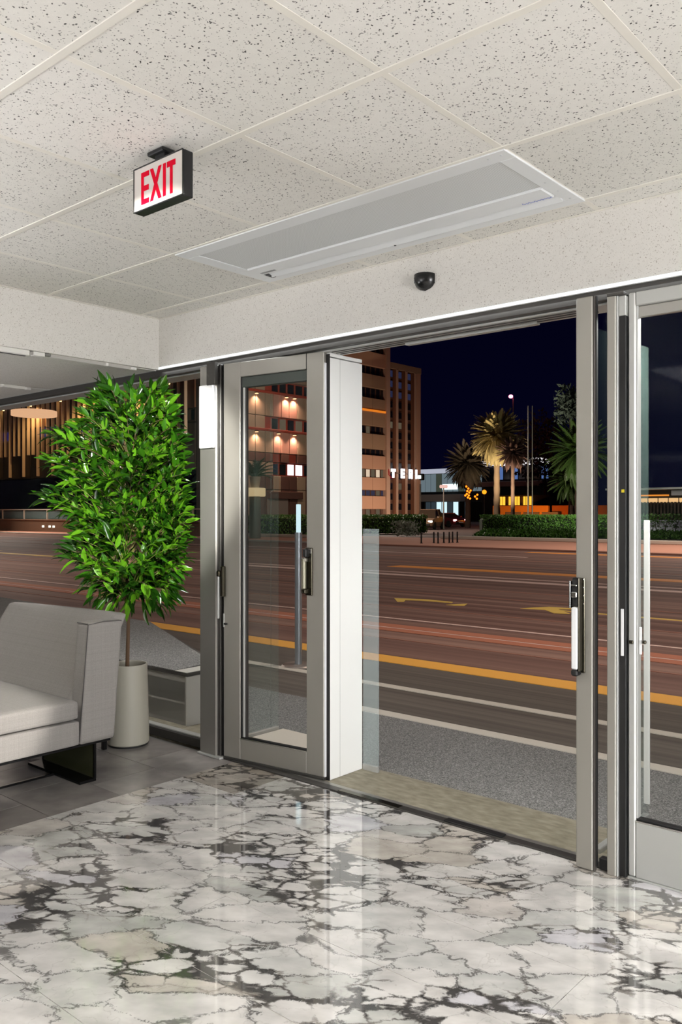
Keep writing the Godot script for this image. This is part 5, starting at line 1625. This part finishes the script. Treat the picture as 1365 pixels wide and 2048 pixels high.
	for k in 3:
		span("panel", Vector3(-6.5 + 1.27 * k, 0.03, 2.27), Vector3(-5.25 + 1.27 * k, 1.62, 2.32), mat("shade_screen_felt", rgb8(92, 88, 84), 0.95), pt, 0.01)
		span("foot", Vector3(-5.9 + 1.27 * k, 0.0, 2.16), Vector3(-5.85 + 1.27 * k, 0.0295, 2.44), mat("street_black"), pt, 0.004)
	var ul4 := thing("added_uplight_trough", "slim unseen uplight trough added behind the grey screen to brighten the dropped ceiling", "added uplight", Vector3(-6.0, 0.0, 2.75))
	span("trough", Vector3(-7.32, 1.44, 2.68), Vector3(-4.68, 1.50, 2.82), frm, ul4, 0.01)
	span("diffuser", Vector3(-7.3, 1.5005, 2.70), Vector3(-4.7, 1.51, 2.80), glow("added_uplight_glow", Color.WHITE, 2.0), ul4, 0.002)
	for x: float in [-7.0, -5.0]:
		span("stand", Vector3(x, 0.0, 2.73), Vector3(x + 0.04, 1.4395, 2.77), frm, ul4, 0.003)
	var ul2 := thing("added_uplight_trough", "slim hanging uplight trough added behind the camera to brighten the ceiling", "pendant light", Vector3(-2.6, 1.9, 5.0))
	span("trough", Vector3(-4.24, 1.88, 4.92), Vector3(-0.96, 1.94, 5.08), frm, ul2, 0.01)
	span("diffuser", Vector3(-4.2, 1.9405, 4.95), Vector3(-1.0, 1.95, 5.05), glow("added_uplight_glow", Color.WHITE, 2.0), ul2, 0.002)
	for x: float in [-4.0, -1.2]:
		span("hanger", Vector3(x, 1.94, 4.998), Vector3(x + 0.004, 2.62, 5.002), frm, ul2, 0.0)
	var ul3 := thing("added_uplight_trough", "short hanging uplight trough added left of the camera to brighten the ceiling", "pendant light", Vector3(-3.75, 1.84, 3.9))
	span("trough", Vector3(-3.83, 1.82, 2.98), Vector3(-3.67, 1.88, 4.82), frm, ul3, 0.01)
	span("diffuser", Vector3(-3.80, 1.8805, 3.0), Vector3(-3.70, 1.89, 4.8), glow("added_uplight_glow", Color.WHITE, 2.0), ul3, 0.002)
	for z: float in [3.2, 4.6]:
		span("hanger", Vector3(-3.752, 1.88, z), Vector3(-3.748, 2.62, z + 0.004), frm, ul3, 0.0)
	var ul := thing("added_uplight_trough", "slim hanging uplight trough added right of the camera to brighten the ceiling", "pendant light", Vector3(1.9, 1.9, 2.0))
	span("trough", Vector3(1.82, 1.88, 0.36), Vector3(1.98, 1.94, 3.64), frm, ul, 0.01)
	span("diffuser", Vector3(1.85, 1.9405, 0.4), Vector3(1.95, 1.95, 3.6), glow("added_uplight_glow", Color(1.0, 0.955, 0.88), 2.0), ul, 0.002)
	for z: float in [0.6, 3.4]:
		span("hanger", Vector3(1.898, 1.94, z), Vector3(1.902, 2.62, z + 0.004), frm, ul, 0.0)

# a soft cushion-like block: rounded box with puffed faces
func soft_box(st: SurfaceTool, corners: Array, round: float, puff: float, n := 14) -> void:
	# corners: 8 points, index bits x, y, z
	var at := func(u: float, v: float, w: float) -> Vector3:
		var a: Vector3 = corners[0].lerp(corners[1], u).lerp(corners[2].lerp(corners[3], u), v)
		var b: Vector3 = corners[4].lerp(corners[5], u).lerp(corners[6].lerp(corners[7], u), v)
		return a.lerp(b, w)
	var size := Vector3(corners[0].distance_to(corners[1]), corners[0].distance_to(corners[2]), corners[0].distance_to(corners[4]))
	var shape := func(p: Vector3) -> Vector3:
		# p in [-1, 1]^3 on the cube; pull the edges in to round them
		var h := size * 0.5
		var q := p * h
		var inner := h - Vector3.ONE * round
		var c := q.clamp(-inner, inner)
		var d := q - c
		var k := maxf(absf(d.x), maxf(absf(d.y), absf(d.z)))
		var r := c + (d.normalized() * k if k > 1e-6 else Vector3.ZERO)
		var swell := puff * (1.0 - p.x * p.x) * (1.0 - p.z * p.z) * p.y + puff * 0.35 * (1.0 - p.y * p.y) * (1.0 - p.z * p.z) * p.x * 0.0
		r.y += swell
		return at.call(r.x / size.x + 0.5, r.y / size.y + 0.5, r.z / size.z + 0.5)
	var line := [-1.0]
	for i in range(1, n):
		var t := -1.0 + 2.0 * i / n
		line.append(signf(t) * pow(absf(t), 0.55))
	line.append(1.0)
	for ax in 3:
		for s: float in [-1.0, 1.0]:
			for i in n:
				for j in n:
					var vs := []
					var ns := []
					for k: Vector2i in [Vector2i(0, 0), Vector2i(1, 0), Vector2i(1, 1), Vector2i(0, 1)]:
						var p := Vector3.ZERO
						p[ax] = s
						p[(ax + 1) % 3] = line[i + k.x]
						p[(ax + 2) % 3] = line[j + k.y]
						vs.append(shape.call(p))
						var e := 0.02
						var g := Vector3.ZERO
						g[(ax + 1) % 3] = e
						var g2 := Vector3.ZERO
						g2[(ax + 2) % 3] = e
						var t1: Vector3 = shape.call((p + g).clamp(-Vector3.ONE, Vector3.ONE)) - shape.call((p - g).clamp(-Vector3.ONE, Vector3.ONE))
						var t2: Vector3 = shape.call((p + g2).clamp(-Vector3.ONE, Vector3.ONE)) - shape.call((p - g2).clamp(-Vector3.ONE, Vector3.ONE))
						var nn := t1.cross(t2)
						var mid: Vector3 = at.call(0.5, 0.5, 0.5)
						if nn.dot(vs[-1] - mid) < 0.0:
							nn = -nn
						ns.append(nn.normalized())
					smooth_quad(st, vs, ns)

func _sofa() -> void:
	var fab := mat("grey_fabric", Color.WHITE, 0.95, 0.0, 0.2)
	world_tex(fab, weave_texture(256, Color(0.53, 0.515, 0.50), 6), Vector3.ONE / 0.30)
	fab.rim_enabled = true
	fab.rim = 0.15
	var seam := mat("seam_thread", rgb8(74, 72, 70), 0.9)
	var blk := mat("leg_black", rgb8(14, 14, 15), 0.35, 0.4)
	var o := thing("sofa", "grey fabric sofa with a reclined back and black sled legs, cut by the left edge", "sofa", Vector3(-4.4, 0.0, 1.2))
	var C := func(x0: float, x1: float, y0: float, y1: float, z0: float, z1: float) -> Array:
		var r := []
		for k in 8:
			r.append(Vector3(x1 if k & 1 else x0, y1 if k & 2 else y0, z1 if k & 4 else z0))
		return r
	var xf := -3.860
	# base box and seat cushion
	var st := begin()
	soft_box(st, C.call(-5.30, xf, 0.208, 0.336, 0.850, 2.05), 0.012, 0.002)
	put("base", st, fab, o)
	st = begin()
	soft_box(st, C.call(-5.30, xf + 0.002, 0.340, 0.443, 0.853, 2.05), 0.022, 0.012)
	put("seat_cushion", st, fab, o)
	# end panel: its top leans away from the seat
	var e: Array = C.call(-3.975, xf, 0.208, 0.832, 0.640, 0.850)
	for k: int in [2, 3, 6, 7]:
		e[k].z -= 0.054
		e[k].x -= 0.006 if k in [3, 7] else 0.0
	st = begin()
	soft_box(st, e, 0.016, 0.004)
	put("armrest", st, fab, o)
	# welt along the edges of the end panel
	var welt := begin()
	tube(welt, [Vector3(xf - 0.006, 0.224, 0.8485), Vector3(xf - 0.007, 0.52, 0.8235), Vector3(xf - 0.011, 0.822, 0.795), Vector3(xf - 0.011, 0.832, 0.700), Vector3(xf - 0.012, 0.826, 0.592)], [0.0032, 0.0032, 0.0032, 0.0032, 0.0032], 6)
	tube(welt, [Vector3(-3.97, 0.826, 0.797), Vector3(xf - 0.012, 0.826, 0.797)], [0.003, 0.003], 6)
	put("welt", welt, seam, o)
	# reclined back
	var bk := [Vector3(-5.13, 0.40, 0.70), Vector3(-3.965, 0.40, 0.70), Vector3(-5.13, 0.826, 0.47), Vector3(-3.985, 0.846, 0.47), Vector3(-5.13, 0.40, 0.865), Vector3(-3.965, 0.40, 0.865), Vector3(-5.13, 0.838, 0.575), Vector3(-3.985, 0.856, 0.555)]
	st = begin()
	soft_box(st, bk, 0.024, 0.004)
	put("backrest", st, fab, o)
	# black rail under the base
	span("rail", Vector3(-5.28, 0.196, 0.66), Vector3(xf - 0.01, 0.2075, 2.04), blk, o, 0.002)
	# sled leg: a black frame with a dark olive glass infill
	var olive := mat("olive_glass", rgb8(78, 80, 56), 0.10, 0.3, 0.6)
	for z: float in [0.745, 1.80]:
		var leg := span("leg", Vector3(-4.40, 0.0, z), Vector3(xf - 0.012, 0.014, z + 0.098), blk, o, 0.002)
		span("leg_upright", Vector3(xf - 0.024, 0.014, z), Vector3(xf - 0.012, 0.1958, z + 0.012), blk, leg, 0.001)
		span("leg_upright", Vector3(-4.40, 0.014, z), Vector3(-4.386, 0.1958, z + 0.012), blk, leg, 0.001)
		span("leg_panel", Vector3(-4.386, 0.014, z + 0.003), Vector3(xf - 0.024, 0.1958, z + 0.009), olive, leg, 0.0)
	span("foot", Vector3(-4.36, 0.0, 0.375), Vector3(-4.335, 0.1958, 0.40), blk, o, 0.002)
	span("foot_rail", Vector3(-4.36, 0.1958, 0.375), Vector3(-4.335, 0.2075, 0.70), blk, o, 0.001)
	span("foot", Vector3(-5.2, 0.0, 0.69), Vector3(-5.175, 0.1958, 0.72), blk, o, 0.002)
	span("floor_rail", Vector3(-4.135, 0.0, 0.845), Vector3(-4.12, 0.012, 1.80), blk, o, 0.001)

# ---------------------------------------------------------------- the potted tree
func leaf_mesh(length: float, wide: float, curl: float) -> ArrayMesh:
	var st := begin()
	var n := 5
	var rowsv := []
	for i in n + 1:
		var u := float(i) / n
		var w := wide * 0.5 * pow(sin(PI * pow(u, 0.80) * 0.985 + 0.02), 0.8)
		var y := -curl * length * u * u
		var z := length * u
		rowsv.append([Vector3(-w, y + w * 0.38, z), Vector3(0, y, z), Vector3(w, y + w * 0.38, z)])
	for i in n:
		for s in 2:
			var a: Vector3 = rowsv[i][s]
			var b: Vector3 = rowsv[i][s + 1]
			var c: Vector3 = rowsv[i + 1][s + 1]
			var d: Vector3 = rowsv[i + 1][s]
			var nl := Vector3(0.38 if s == 0 else -0.38, 1, 0).normalized()
			smooth_quad(st, [a, b, c, d], [nl, Vector3.UP, Vector3.UP, nl])
	return st.commit()

func _tree() -> void:
	var pc := Vector3(-4.340, 0.000, 0.223)
	var o := thing("potted_tree", "leafy green tree in a tall pale cylindrical pot beside the sofa", "potted plant", pc)
	var potm := mat("pot_ceramic", rgb8(160, 157, 144), 0.45)
	var st := begin()
	var PH := 0.490
	lathe(st, [Vector2(0.0, 0.012), Vector2(0.120, 0.012), Vector2(0.1245, 0.018), Vector2(0.1235, 0.10), Vector2(0.113, PH - 0.004), Vector2(0.111, PH), Vector2(0.106, PH), Vector2(0.104, PH - 0.006), Vector2(0.106, 0.40)], 48)
	add("pot", st.commit(), potm, o, pc)
	st = begin()
	lathe(st, [Vector2(0.0, 0.0), Vector2(0.116, 0.0), Vector2(0.116, 0.012)], 40)
	add("pot_foot", st.commit(), mat("pot_base", rgb8(20, 20, 20), 0.7), o, pc)
	st = begin()
	lathe(st, [Vector2(0.0, 0.452), Vector2(0.05, 0.450), Vector2(0.105, 0.442)], 24)
	add("soil", st.commit(), mat("potting_soil", rgb8(42, 34, 26), 0.95), o, pc)
	var bark := mat("tree_bark", rgb8(92, 70, 50), 0.85)
	var twigm := mat("green_twig", rgb8(104, 110, 46), 0.6)
	var rt := Vector3(0.754, 0, -0.657)
	var back := Vector3(-0.657, 0, -0.754)
	var r := RandomNumberGenerator.new()
	r.seed = 21
	# trunk
	var tp := []
	var tr := []
	for i in 15:
		var u := i / 14.0
		tp.append(pc + Vector3(0.012 * sin(u * 7.0), 0.44 + 1.35 * u, 0.010 * sin(u * 5.0 + 1.0)))
		tr.append(0.0125 * (1.0 - 0.72 * u))
	st = begin()
	tube(st, tp, tr, 9)
	put("trunk", st, bark, o)
	# outline of the crown: height, left and right reach (metres, across the view)
	var outline := [[0.80, -0.06, 0.12], [0.86, -0.14, 0.24], [0.92, -0.28, 0.28], [1.00, -0.21, 0.35], [1.08, -0.25, 0.39], [1.15, -0.39, 0.42], [1.22, -0.31, 0.42], [1.36, -0.30, 0.43],
		[1.44, -0.36, 0.43], [1.50, -0.56, 0.43], [1.56, -0.38, 0.42], [1.64, -0.34, 0.42], [1.71, -0.52, 0.43], [1.77, -0.32, 0.42], [1.82, -0.31, 0.38], [1.88, -0.50, 0.33], [1.93, -0.27, 0.31], [2.04, -0.22, 0.29], [2.12, -0.18, 0.25], [2.20, -0.08, 0.18]]
	var reach := func(y: float) -> Vector2:
		for i in outline.size() - 1:
			if y < outline[i + 1][0]:
				var t: float = clampf((y - outline[i][0]) / (outline[i + 1][0] - outline[i][0]), 0, 1)
				return Vector2(lerpf(outline[i][1], outline[i + 1][1], t), lerpf(outline[i][2], outline[i + 1][2], t))
		return Vector2(-0.1, 0.16)
	var glass_z := 0.085
	var keep := func(p: Vector3) -> Vector3:
		if p.z < glass_z:
			p.z = glass_z + 0.02 * r.randf()
		if p.y < 0.98 and p.z > 0.42:
			p.z = 0.42
		if p.y > 2.24:
			p.y = 2.24
		return p
	var leaves := []      # [transform, variant]
	var limb := begin()
	var twigs := begin()
	var nt := 320
	for i in nt:
		var y: float = 0.82 + 1.36 * (i + r.randf()) / nt
		var lim: Vector2 = reach.call(y)
		var s: float
		if i % 3 == 0:
			s = lim.x * r.randf_range(0.85, 1.0)
		elif i % 3 == 1:
			s = lim.y * r.randf_range(0.85, 1.0)
		else:
			s = lerpf(lim.x, lim.y, r.randf_range(0.12, 0.88))
		var mid := (lim.x + lim.y) * 0.5
		var half := (lim.y - lim.x) * 0.5
		var room := sqrt(maxf(0.05, 1.0 - pow((s - mid) / half, 2.0))) * minf(half, 0.36)
		var dep := (-1.0 + 1.7 * pow(r.randf(), 1.35)) * room
		var tip: Vector3 = keep.call(pc + rt * s + back * dep + Vector3(0, y, 0))
		# the twig leaves the stem lower down and swings outward
		var fromy := clampf(y - r.randf_range(0.10, 0.30) - absf(s) * 0.30, 0.83 + 0.15 * r.randf(), 1.78)
		var k := clampf((fromy - 0.44) / 1.35 * 14.0, 0, 13.99)
		var root: Vector3 = tp[int(k)].lerp(tp[int(k) + 1], k - int(k))
		var c1: Vector3 = root + (tip - root) * 0.45 + Vector3(0, 0.08 + 0.05 * r.randf(), 0)
		var pts := []
		var rads := []
		for j in 7:
			var u := j / 6.0
			var p: Vector3 = root.lerp(c1, u).lerp(c1.lerp(tip, u), u)
			pts.append(keep.call(p) if j > 0 else p)
			rads.append(lerpf(0.0030, 0.0011, u))
		tube(limb if i % 2 == 0 else twigs, pts, rads, 5)
		# leaves along the outer part, alternating, denser at the tip
		var L := root.distance_to(tip)
		var count := int(clampf(L * 0.8 / 0.024, 8, 19))
		for j in count:
			var u := 1.0 - pow(float(j) / count, 1.15) * clampf(0.40 / L, 0.6, 0.9)
			var p: Vector3 = root.lerp(c1, u).lerp(c1.lerp(tip, u), u)
			var d := (c1.lerp(tip, u) - root.lerp(c1, u)).normalized()
			var side := d.cross(Vector3.UP).normalized()
			var up := side.cross(d).normalized()
			var a := j * 2.39996 + r.randf_range(-0.35, 0.35)
			var out := (side * cos(a) + up * (sin(a) * 0.75 + 0.30)).normalized()
			var dir := (d * (1.3 if j < 3 else 0.95) + out * (0.4 if j < 2 else 0.95) + Vector3(0, 0.10 - 0.55 * r.randf() * float(j) / count, 0)).normalized()
			var nrm := (Vector3.UP * 0.8 + out * -0.2 + d * -0.25 + Vector3(r.randfn() * 0.45, 0, r.randfn() * 0.45))
			nrm = (nrm - dir * nrm.dot(dir)).normalized()
			var xx := nrm.cross(dir).normalized()
			var sc := r.randf_range(0.74, 1.16)
			p = keep.call(p)
			var end := p + dir * 0.095 * sc
			if end.z < 0.02:
				dir.z += (0.03 - end.z) / 0.095
				dir = dir.normalized()
				nrm = (nrm - dir * nrm.dot(dir)).normalized()
				xx = nrm.cross(dir).normalized()
			if (p + dir * 0.11).y > 2.275:
				continue
			if p.y < 0.99 and (p + dir * 0.1).z > 0.43:
				continue
			leaves.append([Transform3D(Basis(xx, nrm, dir).scaled(Vector3.ONE * sc), p), r.randi() % 9])
	put("branches", limb, bark, o)
	put("twigs", twigs, twigm, o)
	var shapes := [leaf_mesh(0.096, 0.031, 0.18), leaf_mesh(0.110, 0.034, 0.34), leaf_mesh(0.084, 0.029, 0.05)]
	var greens: Array[StandardMaterial3D] = []
	for c: Color in [rgb8(42, 86, 12), rgb8(76, 124, 20), rgb8(23, 56, 8)]:
		var m := mat("leaf_green_%d" % greens.size(), c, 0.20, 0.0, 0.5)
		m.backlight_enabled = true
		m.backlight = Color(c.r * 0.22, c.g * 0.26, c.b * 0.12)
		greens.append(m)
	# the leaves nearest the viewer are parts; the rest is one mass
	var eye := Vector3(0, 1.410, 3.232)
	leaves.sort_custom(func(a: Array, b: Array) -> bool: return a[0].origin.distance_squared_to(eye) < b[0].origin.distance_squared_to(eye))
	var mass: Array[SurfaceTool] = [begin(), begin(), begin()]
	for i in leaves.size():
		var t: Transform3D = leaves[i][0]
		var v: int = leaves[i][1]
		if i < 300:
			var mi := add("leaf", shapes[v % 3], greens[v / 3], o)
			mi.global_transform = t
		else:
			mass[v / 3].append_from(shapes[v % 3], 0, t)
	for k in 3:
		var mi := add("foliage", mass[k].commit(), greens[k], o)
		mi.set_meta("kind", "stuff")
	print("leaves ", leaves.size())
